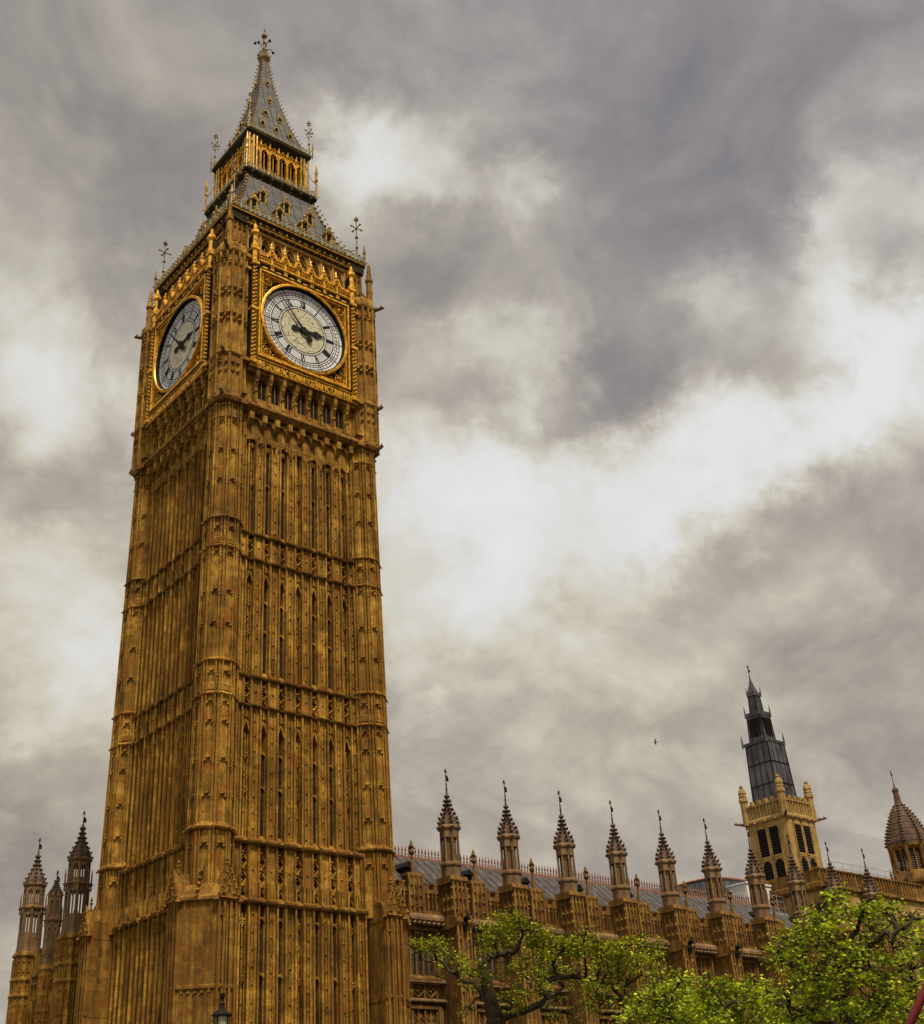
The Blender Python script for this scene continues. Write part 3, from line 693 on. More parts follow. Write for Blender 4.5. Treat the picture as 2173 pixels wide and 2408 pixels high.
# --- eaves cornice with gilt bosses, cresting
b = MB(True)
b.ext_u([(4.8, 65.35), (5.9, 65.5), (6.10, 65.8), (6.12, 66.2), (6.30, 66.35), (6.30, 66.55), (4.8, 66.75)], -6.18, 6.18)
b.mat(1)
for i in range(21):
    c = (i-10)*.59
    if i % 2: 
        for s in (-1, 1): b.gem(c+s*.11, 6.10, 65.95, .085, .10)
        b.gem(c, 6.12, 66.08, .07); b.gem(c, 6.12, 65.82, .07)
    else: b.gem(c, 6.12, 65.95, .12, .14)
    b.gem(c+.29, 5.98, 65.58, .08)
b.ext_u([(6.2, 66.30), (6.33, 66.32), (6.33, 66.37), (6.2, 66.4)], -6.2, 6.2)
b.ext_u([(6.0, 65.62), (6.13, 65.64), (6.13, 65.68), (6.0, 65.7)], -6.1, 6.1)
copies(b.build('eaves_cornice', ['green_iron', 'gold'], T))
def cresting(hw, z, h, step, name='roof_cresting'):
    b = MB(True); n_ = int(2*hw/step)
    b.box(-hw, hw, hw-.02, hw+.03, z, z+.06); b.box(-hw, hw, hw-.015, hw+.02, z+h*.46, z+h*.46+.04); 
    for i in range(n_+1):
        u = -hw+i*2*hw/n_
        b.mat(1 if i % 2 else 0)
        b.box(u-.022, u+.022, hw-.02, hw+.022, z, z+h*.8)
        b.gem(u, hw, z+h*.9, h*.11, h*.16); b.gem(u-h*.15, hw, z+h*.70, h*.10); b.gem(u+h*.15, hw, z+h*.70, h*.10)
        b.gem(u+hw/n_, hw, z+h*.25, h*.15)
    b.mat(0)
    return copies(b.build(name, ['verdigris', 'gold_dull'], T))
cresting(6.16, 66.6, .85, .40)

# --- main roof, with hip crockets and dormers
RP = [(5.75, 66.6), (4.9, 68.4), (4.2, 70.1), (3.62, 71.9), (3.12, 73.9)]
def rw(z):
    for (a, z0), (c, z1) in zip(RP, RP[1:]):
        if z <= z1: return a+(c-a)*(z-z0)/(z1-z0)
    return RP[-1][0]
b = MB(); b.sq((0, 0, 0), RP); rf = b.build('roof', 'slate', T)
b = MB(True)
for i in range(-6, 7):
    u = i*.9
    for (a, z0), (c, z1) in zip(RP, RP[1:]):
        if abs(u) < c: b.tube([(u, a+.01, z0), (u, c+.01, z1)], .022, 4)
copies(b.build('roof_ribs', 'iron', T))
b = MB()
z = 67.0
while z < 73.6: r_ = rw(z); b.gem(-r_-.05, -r_-.05, z, .19, .24); b.gem(-r_-.22, -r_-.22, z+.2, .10); z += .52
b.tube([(-a, -a, z) for a, z in RP], .10, 5)
copies(b.build('hip_crockets', 'gold_aged', T))
def dormer(u, z, s):
    b = MB(True); d = rw(z)+.02; dk = rw(z+1.2*s)-.3
    b.box(u-.24*s, u+.24*s, dk, d-.06, z, z+.95*s); b.mat(1)
    b.box(u-.32*s, u-.20*s, dk, d+.02, z-.1, z+.95*s); b.box(u+.20*s, u+.32*s, dk, d+.02, z-.1, z+.95*s)
    b.bar((u-.42*s, z+.88*s), (u, z+1.5*s), .14*s, dk, d+.08); b.bar((u+.42*s, z+.88*s), (u, z+1.5*s), .14*s, dk, d+.08)
    b.gem(u, d, z+1.68*s, .15*s, .26*s); b.gem(u, d, z+1.15*s, .15*s, .15*s)
    for k in (-1, 1): b.gem(u+k*.40*s, d+.05, z+.98*s, .11*s); b.gem(u+k*.22*s, d+.05, z+1.30*s, .09*s); b.gem(u+k*.30*s, d+.05, z+.05, .1*s)
    b.box(u-.34*s, u+.34*s, dk, d+.05, z-.14, z)
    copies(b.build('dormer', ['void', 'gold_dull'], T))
for u in (-3.55, -1.2, 1.2, 3.55): dormer(u, 68.2, 1.05)
for u in (-2.25, 0, 2.25): dormer(u, 70.3, .98)
b = MB()                               # iron crosses at the four corners of the eaves
c = (-5.78, -5.78, 0)
b.lathe(c, [(.09, 66.6), (.07, 68.3), (.15, 68.4), (.05, 68.6), (.045, 71.2), (.12, 71.3), (.02, 71.9)], 6)
for a in (0, PI/2): 
    for k in (-1, 1):
        x, y = math.cos(a)*k, math.sin(a)*k
        b.tube([(c[0], c[1], 70.45), (c[0]+x*.52, c[1]+y*.52, 70.55)], .05, 4); b.mat(1)
        b.gem(c[0]+x*.5, c[1]+y*.5, 70.55, .14, .15); b.mat(0)
        b.gem(c[0]+x*.14, c[1]+y*.14, 71.45, .10, .13); b.gem(c[0]+x*.12, c[1]+y*.12, 69.5, .08, .1)
b.tube([(c[0]+.05, c[1]+.05, 68.1), (c[0]+.9, c[1]+.9, 68.3)], .04, 4)
b.lathe((c[0]-.42, c[1]-.42, 0), [(.12, 66.5), (.10, 67.6), (.16, 67.7), (.02, 68.6)], 6)
copies(b.build('corner_cross', ['gold_aged', 'gold'], T))

# --- lantern
b = MB()
b.sq((0, 0, 0), [(2.95, 73.2), (3.15, 73.6), (3.48, 74.15), (3.48, 74.4), (2.9, 74.5)])
for s in range(4):
    for i in range(15):
        u = (i-7)*.47; p = [(u, -3.4), (3.4, u), (-u, 3.4), (-3.4, -u)][s]; b.mat(i % 2); b.gem(*p, 74.1, .14); p = [(u, -3.22), (3.22, u), (-u, 3.22), (-3.22, -u)][s]; b.gem(*p, 73.75, .10)
b.build('lantern_gallery', ['green_iron', 'gold_dull'], T)
cresting(3.42, 74.4, .62, .34)
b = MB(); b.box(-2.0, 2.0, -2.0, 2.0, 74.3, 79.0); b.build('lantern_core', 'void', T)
b = MB(True)
for i in range(7):
    c = (i-3)*.88
    b.box(c-.07, c+.07, 2.5, 2.80, 74.4, 78.7); b.box(c-.035, c+.035, 2.7, 2.90, 74.4, 78.6); b.gem(c, 2.9, 78.0, .14, .2)
for i in range(6):
    c = (i-2.5)*.88
    b.arch(c-.38, c+.38, 77.0, 77.9, 2.62, 2.76); b.box(c-.38, c+.38, 2.5, 2.70, 78.35, 78.7); b.bar((c-.36, 77.9), (c+.36, 78.4), .06, 2.6, 2.74); b.bar((c+.36, 77.9), (c-.36, 78.4), .06, 2.6, 2.74)
    b.box(c-.025, c+.025, 2.5, 2.68, 74.4, 77.6); b.gem(c, 2.8, 77.75, .15, .25); b.gem(c-.18, 2.8, 77.3, .09); b.gem(c+.18, 2.8, 77.3, .09)
    b.gem(c, 2.82, 78.3, .12, .16)
    b.box(c-.38, c+.38, 2.4, 2.62, 74.4, 74.8); b.bar((c-.36, 74.8), (c, 75.2), .06, 2.5, 2.66); b.bar((c+.36, 74.8), (c, 75.2), .06, 2.5, 2.66)
copies(b.build('lantern_arcade', 'gold', T))
b = MB()
b.box(-2.72, -2.5, -2.72, -2.5, 74.4, 78.8)
for p in ((-2.92, -2.5), (-2.5, -2.92), (-2.92, -2.92), (-2.92, -2.2), (-2.2, -2.92)): b.lathe((*p, 0), [(.09, 74.4), (.09, 78.7)], 6)
c = (-3.42, -3.42, 0)
b.lathe(c, [(.10, 74.2), (.10, 76.2), (.17, 76.3), (.14, 76.6), (.10, 76.7), (.16, 77.2), (.02, 78.2)], 6)
b.tube([(-3.4, -3.4, 76.0), (-3.1, -3.1, 76.6), (-2.9, -2.9, 77.4)], .05, 4); b.tube([(-3.4, -3.4, 75.1), (-2.8, -2.8, 75.3)], .05, 4)
copies(b.build('lantern_corner', 'gold_dull', T))
b = MB()
b.sq((0, 0, 0), [(2.6, 78.3), (2.85, 78.55), (3.12, 79.0), (3.14, 79.3), (2.6, 79.45)])
for s in range(4):
    for i in range(13):
        u = (i-6)*.47; p = [(u, -3.0), (3.0, u), (-u, 3.0), (-3.0, -u)][s]; b.mat(1-i % 2); b.gem(*p, 78.95, .11); p = [(u, -2.84), (2.84, u), (-u, 2.84), (-2.84, -u)][s]; b.gem(*p, 78.62, .09)
b.build('lantern_eaves', ['green_iron', 'gold_dull'], T)
cresting(3.02, 79.3, .55, .36)
b = MB(); c = (-2.98, -2.98, 0)
b.lathe(c, [(.09, 79.2), (.06, 80.6), (.12, 80.7), (.045, 80.9), (.04, 83.2), (.10, 83.3), (.02, 83.7)], 6)
for a in (0, PI/2):
    for k in (-1, 1):
        x, y = math.cos(a)*k, math.sin(a)*k
        b.tube([(c[0], c[1], 82.1), (c[0]+x*.38, c[1]+y*.38, 82.2)], .04, 4); b.gem(c[0]+x*.36, c[1]+y*.36, 82.25, .10, .13)
        b.gem(c[0]+x*.24, c[1]+y*.24, 81.8, .09, .11); b.gem(c[0]+x*.16, c[1]+y*.16, 83.15, .09, .13)
b.lathe((c[0]-.22, c[1]-.22, 0), [(.07, 79.0), (.06, 80.0), (.09, 80.1), (.02, 80.8)], 6)
b.tube([(c[0]-.2, c[1]-.2, 79.8), (c[0]+.6, c[1]+.6, 80.5)], .035, 4)
copies(b.build('eaves_cross', 'gold_aged', T))

# --- spire
SP = [(2.82, 79.4), (2.35, 80.9), (1.72, 83.0), (1.02, 86.2), (.60, 88.7), (.36, 90.8), (.26, 91.7)]
def sw(z):
    for (a, z0), (c, z1) in zip(SP, SP[1:]):
        if z <= z1: return a+(c-a)*(z-z0)/(z1-z0)
    return SP[-1][0]
b = MB(); b.sq((0, 0, 0), SP); b.build('spire', 'slate', T)
b = MB(True)
for i in range(-4, 5):
    u = i*.55
    for (a, z0), (c, z1) in zip(SP, SP[1:]):
        if abs(u) < c: b.tube([(u, a+.01, z0), (u, c+.01, z1)], .018, 4)
copies(b.build('spire_ribs', 'iron', T))
b = MB(); z = 79.9
while z < 91.4: r_ = sw(z); b.gem(-r_-.03, -r_-.03, z, .11, .14); b.gem(-r_-.13, -r_-.13, z+.14, .07); z += .46
b.tube([(-a, -a, z) for a, z in SP], .065, 5)
copies(b.build('spire_crockets', 'gold_aged', T))
for zz, us in ((80.9, (-1.4, 0, 1.4)), (83.1, (-.72, .72)), (85.6, (0,)), (88.2, (0,))):
    for u in us:
        b = MB(True); d = sw(zz)+.05; k = .8 if zz < 84 else .6
        b.box(u-.15*k, u+.15*k, d-.5, d, zz, zz+.42*k); b.mat(1)
        b.bar((u-.30*k, zz+.36*k), (u, zz+.85*k), .12*k, d-.5, d+.06); b.bar((u+.30*k, zz+.36*k), (u, zz+.85*k), .12*k, d-.5, d+.06)
        b.gem(u, d, zz+1.05*k, .13*k, .25*k); b.box(u-.25*k, u+.25*k, d-.4, d+.05, zz-.1, zz)
        for s in (-1, 1): b.gem(u+s*.26*k, d+.03, zz+.2*k, .09*k, .2*k)
        copies(b.build('lucarne', ['void', 'gold_dull'], T))
b = MB()
b.oct((0, 0, 0), [(.26, 91.5), (.32, 91.8), (.54, 92.15), (.56, 92.3), (.24, 92.4), (.16, 92.8)])
for i in range(8):
    a = PI/4*i; b.gem(.60*math.cos(a), .60*math.sin(a), 92.5, .09, .26); b.gem(.34*math.cos(a+.4), .34*math.sin(a+.4), 92.8, .09, .3)
cr = b.build('spire_crown', 'gold_aged', T)
b = MB()
b.lathe((0, 0, 0), [(.16, 92.5), (.12, 93.0), (.22, 93.3), (.10, 93.5), (.08, 94.2), (.18, 94.4), (.08, 94.55), (.07, 95.0), (.26, 95.25), (.26, 95.45), (.08, 95.6), (.05, 95.9), (.10, 96.0), (.02, 96.5)], 8)
for i in range(8):
    a = PI/4*i; ca, sa = math.cos(a), math.sin(a)
    if i % 2 == 0: b.tube([(.05*ca, .05*sa, 93.4), (.4*ca, .4*sa, 93.85), (.82*ca, .82*sa, 93.95), (.98*ca, .98*sa, 93.7)], .04, 4)
    else: b.tube([(.05*ca, .05*sa, 94.0), (.3*ca, .3*sa, 94.4), (.5*ca, .5*sa, 94.55)], .035, 4)
    b.gem(.3*ca, .3*sa, 93.2+.1*(i % 2), .1, .14); b.gem(.22*ca, .22*sa, 95.35, .08, .12)
b.mat(1)
for i in range(8):
    a = PI/4*i; ca, sa = math.cos(a), math.sin(a)
    if i % 2 == 0: b.ball((.98*ca, .98*sa, 93.72), .14)
    else: b.ball((.52*ca, .52*sa, 94.62), .13)
b.build('finial', ['gold_aged', 'iron'], cr)

# ------------------------------------------------------------------ palace wing to the right of the tower
def pinnacle_mesh(zb, zc, zt, hw, zn=None, slots=True):
    """octagonal pinnacle: panelled shaft from zb, crocketed ogee cap from zc, knob; iron vane comes apart"""
    b = MB(); o = (0, 0, 0)
    b.oct(o, [(hw, zb), (hw, zb+.9)]); b.oct(o, [(hw*1.12, zb+.85), (hw*1.12, zb+1.0), (hw, zb+1.1)])
    for i in range(8):
        a = PI/8+PI/4*i; rr = hw*.97
        b.lathe((rr*math.cos(a), rr*math.sin(a), 0), [(.085*hw/.62, zb+.9), (.075*hw/.62, zc-.2)], 5)
        m = PI/4*i
        if not slots: b.lathe((hw*.8*math.cos(m), hw*.8*math.sin(m), 0), [(.05, zb+.9), (.05, zc-.3)], 5)
    if not slots: b.oct(o, [(hw*.70, zb+.9), (hw*.66, zc-.1)])
    else: b.oct(o, [(hw*.70, zb+.9), (hw*.68, zc-.1)])
    b.oct(o, [(hw*.98, zc-.75), (hw*1.0, zc-.1)])
    b.oct(o, [(hw*1.0, zc-.25), (hw*1.16, zc-.08), (hw*1.16, zc+.06), (hw*1.06, zc+.15)])
    for i in range(8):
        a = PI/8+PI/4*i; b.gem(hw*1.30*math.cos(a), hw*1.30*math.sin(a), zc, .12*hw/.62, .11)
    b.mat(1)
    h = zt-zc
    pr = [(1.06, .02), (1.0, .14), (.82, .27), (.58, .40), (.40, .53), (.28, .66), (.20, .80), (.14, .93)]
    b.oct(o, [(hw*r_, zc+h*f) for r_, f in pr])
    for f, r_ in ((.14, 1.14), (.28, 1.02), (.42, .78), (.55, .56), (.68, .42), (.80, .34)):
        for i in range(8):
            a = PI/8+PI/4*i; b.gem(hw*r_*math.cos(a), hw*r_*math.sin(a), zc+h*f, .14*hw/.62, .10); b.gem(hw*r_*1.08*math.cos(a), hw*r_*1.08*math.sin(a), zc+h*f+.07, .07, .08)
    b.lathe(o, [(hw*.15, zc+h*.88), (hw*.34, zc+h*.93), (hw*.30, zc+h*.97), (hw*.13, zc+h*1.0), (hw*.10, zc+h*1.12), (.04, zc+h*1.22)], 8)
    return b
def vane_mesh(z0, z1, s=1.0, flag=True):
    b = MB(); b.lathe((0, 0, 0), [(.075*s, z0), (.035*s, z0+.4), (.03*s, z1-.3), (.085*s, z1-.22), (.06*s, z1-.1), (.01, z1)], 6)
    b.lathe((0, 0, 0), [(.03*s, z0+.35), (.07*s, z0+.42), (.03*s, z0+.5)], 6)
    if flag: b.box(.03, .24*s, -.015, .015, z1-.95, z1-.62); b.box(.03, .16*s, -.015, .015, z1-.80, z1-.52)
    for k in (-1, 1): b.gem(.1*k*s, 0, z1-.3, .05*s)
    return b
BX0, PIT = 16.82, 5.745
NB = 11
PAL = thing('palace_wing', 'long grey brown gothic palace range with a lead roof and a row of pinnacled buttresses', 'palace', (BX0, 0, 0))
X0, X1 = -9.6, PIT*9+1.5
b = MB(); b.box(X0, X1, 1.0, 11, 0, 18.9); b.build('wall', 'stone_wing', PAL)
b = MB()                                # string courses and cornice
for z, h, d in ((17.35, .75, .10), (13.35, .42, .42), (12.15, .35, .45), (8.0, .4, .4), (4.2, .4, .4)):
    b.loft([[(x, 1.2, z-h*.6), (x, d+.25, z-h*.4), (x, d, z-h*.1), (x, d, z+h*.15), (x, d+.3, z+h*.5), (x, 1.2, z+h*.6)] for x in (X0, X1)])
x = X0
while x < X1: b.gem(x, .22, 17.05, .2, .22); x += .42
b.build('cornice', 'stone_grey', PAL)
# buttress
b = MB(True)
b.box(-.62, .62, -1.1, .95, 0, 17.2)
for s in (-.56, -.22, .22, .56): b.box(s-.075, s+.075, .8, 1.06, 0, 17.0)
for z in (16.0, 12.7, 9.0): 
    for s in (-.38, .38): b.gem(s, .98, z, .16, .2)
b.box(-.34, .34, .9, 1.10, 12.9, 13.1); b.gem(0, 1.02, 14.9, .17, .3); b.gem(0, 1.05, 14.2, .14, .5); b.gem(0, 1.02, 13.5, .2, .3)
b.ext_u([(-.9, 16.7), (1.05, 16.75), (1.22, 17.1), (1.22, 17.35), (-.9, 17.7)], -.78, .78)
b.box(-.58, .58, -.70, .74, 17.4, 19.9)
for s in (-.54, -.2, .2, .54):
    b.box(s-.07, s+.07, .66, .84, 17.4, 19.8)
for s in (-.35, .1, .5):
    b.box(-.66, .66, s-.06, s+.06, 17.4, 19.8)
    b.box(-.63, .63, s+.15, s+.19, 17.4, 19.8)
for z in (18.0, 18.7, 19.4):
    for s in (-.37, 0, .37): b.gem(s, .76, z, .13, .2)
    for s in (-.35, .1, .5): b.gem(-.62, s+.2, z, .12, .2)
quatrefoil(b, 0, .80, 17.9, .2)
b.ext_u([(-.8, 19.75), (.82, 19.75), (.92, 19.95), (.80, 20.25), (-.8, 20.25)], -.76, .76)
for s in (-.7, .7): b.gem(s, .85, 19.95, .15)
bt = b.build('buttress', 'stone_wing', PAL, (0, 0, 0))
b = MB(); b.tube([(0, -.85, 17.1), (0, -1.2, 17.25), (.02, -1.55, 17.4), (0, -1.7, 17.2)], [.2, .2, .16, .08], 6)
b.gem(0, -1.5, 17.62, .12, .2); b.gem(.1, -1.35, 17.5, .12); b.gem(0, -1.25, 16.9, .22, .5)
gg = b.build('gargoyle', 'iron', PAL, (0, 0, 0))
pn = pinnacle_mesh(20.2, 23.75, 26.2, .66).build('pinnacle', ['stone_grey', 'stone_cap'], PAL, (0, 0, 0))
vn = vane_mesh(26.5, 28.15).build('vane', 'iron', pn, (0, 0, 0))
for k in range(1, 10):
    copy_at(bt, (PIT*k, 0, 0)); copy_at(gg, (PIT*k, 0, 0)); copy_at(pn, (PIT*k, 0, 0))
# parapet bay with its little gabled centre and finial
def make_parapet():
    b = MB(True)
    h = PIT/2-.6
    b.box(-h, h, -1.2, -.62, 17.6, 18.0); b.box(-h, h, -1.2, -.7, 19.2, 19.45); b.box(-h, h, -1.25, -.92, 17.9, 19.3)
    n = 13
    for i in range(n+1):
        u = -h+2*h*i/n
        b.box(u-.055, u+.055, -1.0, -.62 if i % 2 else -.68, 17.8, 19.3)
        if i < n: b.gem(u+h/n, -.82, 18.95, .14, .16); b.gem(u+h/n, -.86, 18.2, .12)
    for i in range(5):                  # battlements
        u = -h+.25+(2*h-.5)*i/4
        if i != 2: b.box(u-.26, u+.26, -1.15, -.72, 19.4, 19.8); b.box(u-.3, u+.3, -1.18, -.69, 19.78, 19.9)
    b.box(-.62, .62, -1.2, -.50, 17.6, 20.3); b.box(-.72, .72, -1.25, -.45, 20.2, 20.42)
    for s in (-.58, .58, -.2, .2): b.box(s-.07, s+.07, -.6, -.42, 17.6, 20.2)
    for z in (18.2, 18.9, 19.6): quatrefoil(b, 0, -.45, z, .24); b.gem(-.4, -.46, z, .13, .2); b.gem(.4, -.46, z, .13, .2)
    b.lathe((0, -.8, 0), [(.16, 20.4), (.13, 21.2), (.09, 21.3), (.09, 21.7), (.22, 21.85), (.22, 21.95), (.09, 22.1), (.08, 22.2), (.18, 22.32), (.02, 22.75)], 8)
    for i in range(4): b.gem(.22*math.cos(i*PI/2), -.8+.22*math.sin(i*PI/2), 22.2, .1)
    return b
pp = make_parapet().build('parapet', 'stone_wing', PAL, (-PIT/2, 0, 0))
for k in range(1, 10): copy_at(pp, (PIT*(k-.5), 0, 0))
# windows
def make_window(z0, z1, n):
    b = MB(True); h = 1.58
    b.box(-h, h, -1.02, -.93, z0, z1)
    g_ = b
    f = MB(True)
    for i in range(n+1):
        u = -h+2*h*i/n; f.box(u-.075, u+.075, -1.0, -.70 if i % 2 == 0 else -.76, z0, z1)
    for i in range(n):
        u = -h+2*h*(i+.5)/n; w_ = h/n-.05
        f.arch(u-w_, u+w_, z1-1.35, z1-.85, -.98, -.80); f.bar((u-w_, z1-.8), (u, z1-.25), .06, -.98, -.82); f.bar((u+w_, z1-.8), (u, z1-.25), .06, -.98, -.82)
        f.bar((u, z1-.9), (u, z1), .05, -.98, -.82)
    for s in (-1, 1): f.box(s*(h+.16)-.14, s*(h+.16)+.14, -1.0, -.55, z0, z1+.1); f.box(s*(h+.42)-.07, s*(h+.42)+.07, -1.0, -.70, z0, z1)
    f.box(-h-.3, h+.3, -1.0, -.62, z1-.04, z1+.2)
    f.ext_u([(-1.1, z0-.3), (-.40, z0-.3), (-.40, z0-.15), (-1.1, z0+.12)], -h-.3, h+.3)
    for i in range(6): z = z0+.2+i*(z1-z0-1.4)/6; g_.mat(1).box(-h, h, -1.0, -.925, z, z+.03); g_.mat(0)
    return b, f
wins = []
for z0, z1 in ((13.75, 16.7), (8.6, 11.7), (4.6, 7.6)):
    b, f = make_window(z0, z1, 6)
    wn = b.build('window', ['glass_wing', 'iron'], PAL, (-PIT/2, 0, 0)); f.build('tracery', 'stone_wing', wn)
    for k in range(1, 10): copy_at(wn, (PIT*(k-.5), 0, 0))
b = MB(True)                            # carved panel between the windows
h = 1.6
b.box(-h, h, -1.0, -.86, 12.3, 13.1)
for i in range(4): u = -h+2*h*i/3; b.box(u-.07, u+.07, -1.0, -.68, 12.3, 13.15)
for i in range(3):
    u = -h+2*h*(i+.5)/3
    for s in (-1, 1): b.bar((u-.45, 12.75), (u, 12.75+s*.38), .07, -.95, -.70); b.bar((u+.45, 12.75), (u, 12.75+s*.38), .07, -.95, -.70)
    b.gem(u, -.8, 12.75, .2)
cp_ = b.build('carved_panel', 'stone_wing', PAL, (-PIT/2, 0, 0))
for k in range(1, 10): copy_at(cp_, (PIT*(k-.5), 0, 0))
# roof
b = MB(); b.loft([[(x, 1.0, 18.7), (x, 6.0, 22.95), (x, 11.0, 18.7)] for x in (X0, X1-.5)]); b.build('roof', 'lead', PAL)
b = MB(); x = X0+.3
while x < X1-.5: b.tube([(x, 1.0, 18.74), (x, 6.0, 22.99)], .06, 4); x += .82
b.build('roof_rolls', 'dark_lead', PAL)
b = MB(); b.box(X0, X1-.5, 5.93, 6.07, 22.9, 23.12); x = X0
while x < X1-.5:
    b.lathe((x, 6, 0), [(.05, 23.1), (.035, 23.4), (.085, 23.5), (.01, 23.85)], 4); b.tube([(x, 6, 23.1), (x+.16, 6, 23.35), (x+.32, 6, 23.1)], .03, 4); x += .32
b.build('ridge_cresting', 'cresting_red', PAL)
b = MB(); b.box(-.32, .32, 3.3, 4.4, 20.8, 21.6); b.loft([[(-.42, 3.1, 21.5), (0, 3.1, 21.95), (.42, 3.1, 21.5)], [(-.42, 5.0, 21.5), (0, 5.0, 21.95), (.42, 5.0, 21.5)]])
rv = b.build('roof_vent', 'iron', PAL, (-1.3, 0, 0))
for k in range(1, 9): copy_at(rv, (PIT*k-1.3, 0, 0))

# ------------------------------------------------------------------ taller block at the far end with its ogee turret
EB = thing('palace_end_block', 'taller ochre end block with an octagonal louvred turret under a crocketed ogee cap', 'palace', (62.5, 1.2, 0))
b = MB(); b.box(0, 24, 0, 20, 0, 24.4)
for k in range(5):
    x = 2.2+3.3*k; b.box(x-.35, x+.35, -.45, .1, 0, 22.6)
    for s_ in (-.28, 0, .28): b.box(x+s_-.05, x+s_+.05, -.52, -.3, 0, 22.4)
    b.loft([[(x-.4, -.55, 22.5), (x+.4, -.55, 22.5), (x+.4, .1, 22.5), (x-.4, .1, 22.5)], [(x-.3, -.05, 23.4), (x+.3, -.05, 23.4), (x+.3, .1, 23.4), (x-.3, .1, 23.4)]])
for z in (20.6, 15.8, 9.6): b.box(-.1, 17.2, -.2, .1, z, z+.25)
b.build('wall', 'sandstone', EB)
for z0, z1 in ((16.6, 20.2), (10.4, 15.2), (4, 9)):
    for k in range(4):
        x = 3.85+3.3*k; b = MB(); b.box(x-.9, x+.9, -.05, .12, z0, z1); b.mat(1)
        for s_ in (-.95, -.32, .32, .95): b.box(x+s_-.08, x+s_+.08, -.18, .1, z0, z1)
        b.box(x-1.05, x+1.05, -.24, .1, z1-.02, z1+.2); b.box(x-1.05, x+1.05, -.28, .1, z0-.2, z0)
        b.build('window', ['glass_wing', 'stone_wing'], EB)
b = MB()
b.loft([[(x, .2, 24.0), (x, -.3, 24.2), (x, -.3, 24.5), (x, .2, 24.7)] for x in (-.3, 17)])
b.box(-.2, 17, -.08, .5, 24.5, 25.8); b.loft([[(x, .5, 25.7), (x, -.25, 25.8), (x, -.25, 25.95), (x, .5, 26.1)] for x in (-.3, 17)])
x = 0
while x < 16: b.box(x-.09, x+.09, -.2, 0, 24.6, 25.8); x += .5
b.loft([[(-.3, y, 24.0), (-.45, y, 24.2), (-.45, y, 24.6), (-.3, y, 24.7)] for y in (-.3, 20)]); b.box(-.2, .5, .3, 20, 24.5, 25.8)
b.build('parapet', 'stone_wing', EB)
b = MB(); tc = (18.6, 1.2, 0)
b.oct(tc, [(2.1, 0), (2.1, 26.3)]); b.oct(tc, [(2.1, 26.0), (2.35, 26.3), (2.35, 26.6), (1.9, 27.4), (1.75, 27.6)])
for i in range(8):
    a = PI/8+PI/4*i; rr = 1.78/math.cos(PI/8)
    b.lathe((tc[0]+rr*math.cos(a), tc[1]+rr*math.sin(a), 0), [(.24, 26.6), (.20, 30.2)], 6)
    b.lathe((tc[0]+rr*1.22*math.cos(a), tc[1]+rr*1.22*math.sin(a), 0), [(.20, 26.4), (.22, 27.2), (.16, 27.3), (.01, 28.3)], 6)
    m = PI/4*i; b.lathe((tc[0]+1.72*math.cos(m), tc[1]+1.72*math.sin(m), 0), [(.10, 26.6), (.08, 30.0)], 5)
b.oct(tc, [(1.7, 29.7), (1.95, 30.0), (2.0, 30.3), (1.85, 30.5)])
b.build('turret', 'stone_wing', EB)
b = MB(); b.oct(tc, [(1.55, 26.6), (1.55, 30)]); b.mat(1); z = 27.5
while z < 29.6: b.oct(tc, [(1.64, z), (1.58, z+.10)]); z += .22
b.build('louvre', ['void', 'stone_cap'], EB)
b = MB()
pr = [(2.0, 30.3), (1.98, 30.7), (1.80, 31.5), (1.50, 32.4), (1.14, 33.3), (.80, 34.0), (.42, 34.55), (.32, 35.0), (.26, 35.9)]
b.oct(tc, pr)
for k in range(13):
    z = 30.5+.33*k
    for (a_, z0), (c_, z1) in zip(pr, pr[1:]):
        if z0 <= z <= z1: rr = a_+(c_-a_)*(z-z0)/(z1-z0)
    for i in range(8):
        a = PI/8+PI/4*i; b.gem(tc[0]+rr*1.12*math.cos(a), tc[1]+rr*1.12*math.sin(a), z, .21, .17)
    if k % 2 == 0: b.oct(tc, [(rr+.02, z-.05), (rr+.03, z+.03)])
b.ball((tc[0], tc[1], 36.1), .36); b.lathe(tc, [(.12, 36.4), (.05, 37.0), (.04, 37.7), (.13, 37.8), (.05, 37.95), (.10, 38.05), (.01, 38.3)], 6)
b.build('turret_cap', ['stone_cap', 'iron'], EB)
for x in (14.2, 15.8):
    b = MB(); b.lathe((0, 0, 0), [(.08, 26), (.04, 28.3), (.01, 28.8)], 6); b.box(0, .45, -.02, .02, 27.5, 28.1); b.box(-.25, 0, -.02, .02, 27.7, 27.85); b.gem(.2, 0, 28.2, .12)
    b.build('vane', 'lead', EB, (x, .3, 0))
b = MB()
for k in range(9): b.lathe((2.6+1.4*k, .8, 0), [(.028, 25.9), (.028, 27.1)], 5)
for z in (26.5, 27.05): b.tube([(2.6, .8, z), (13.8, .8, z)], .026, 5)
b.build('railing', 'steel', EB)
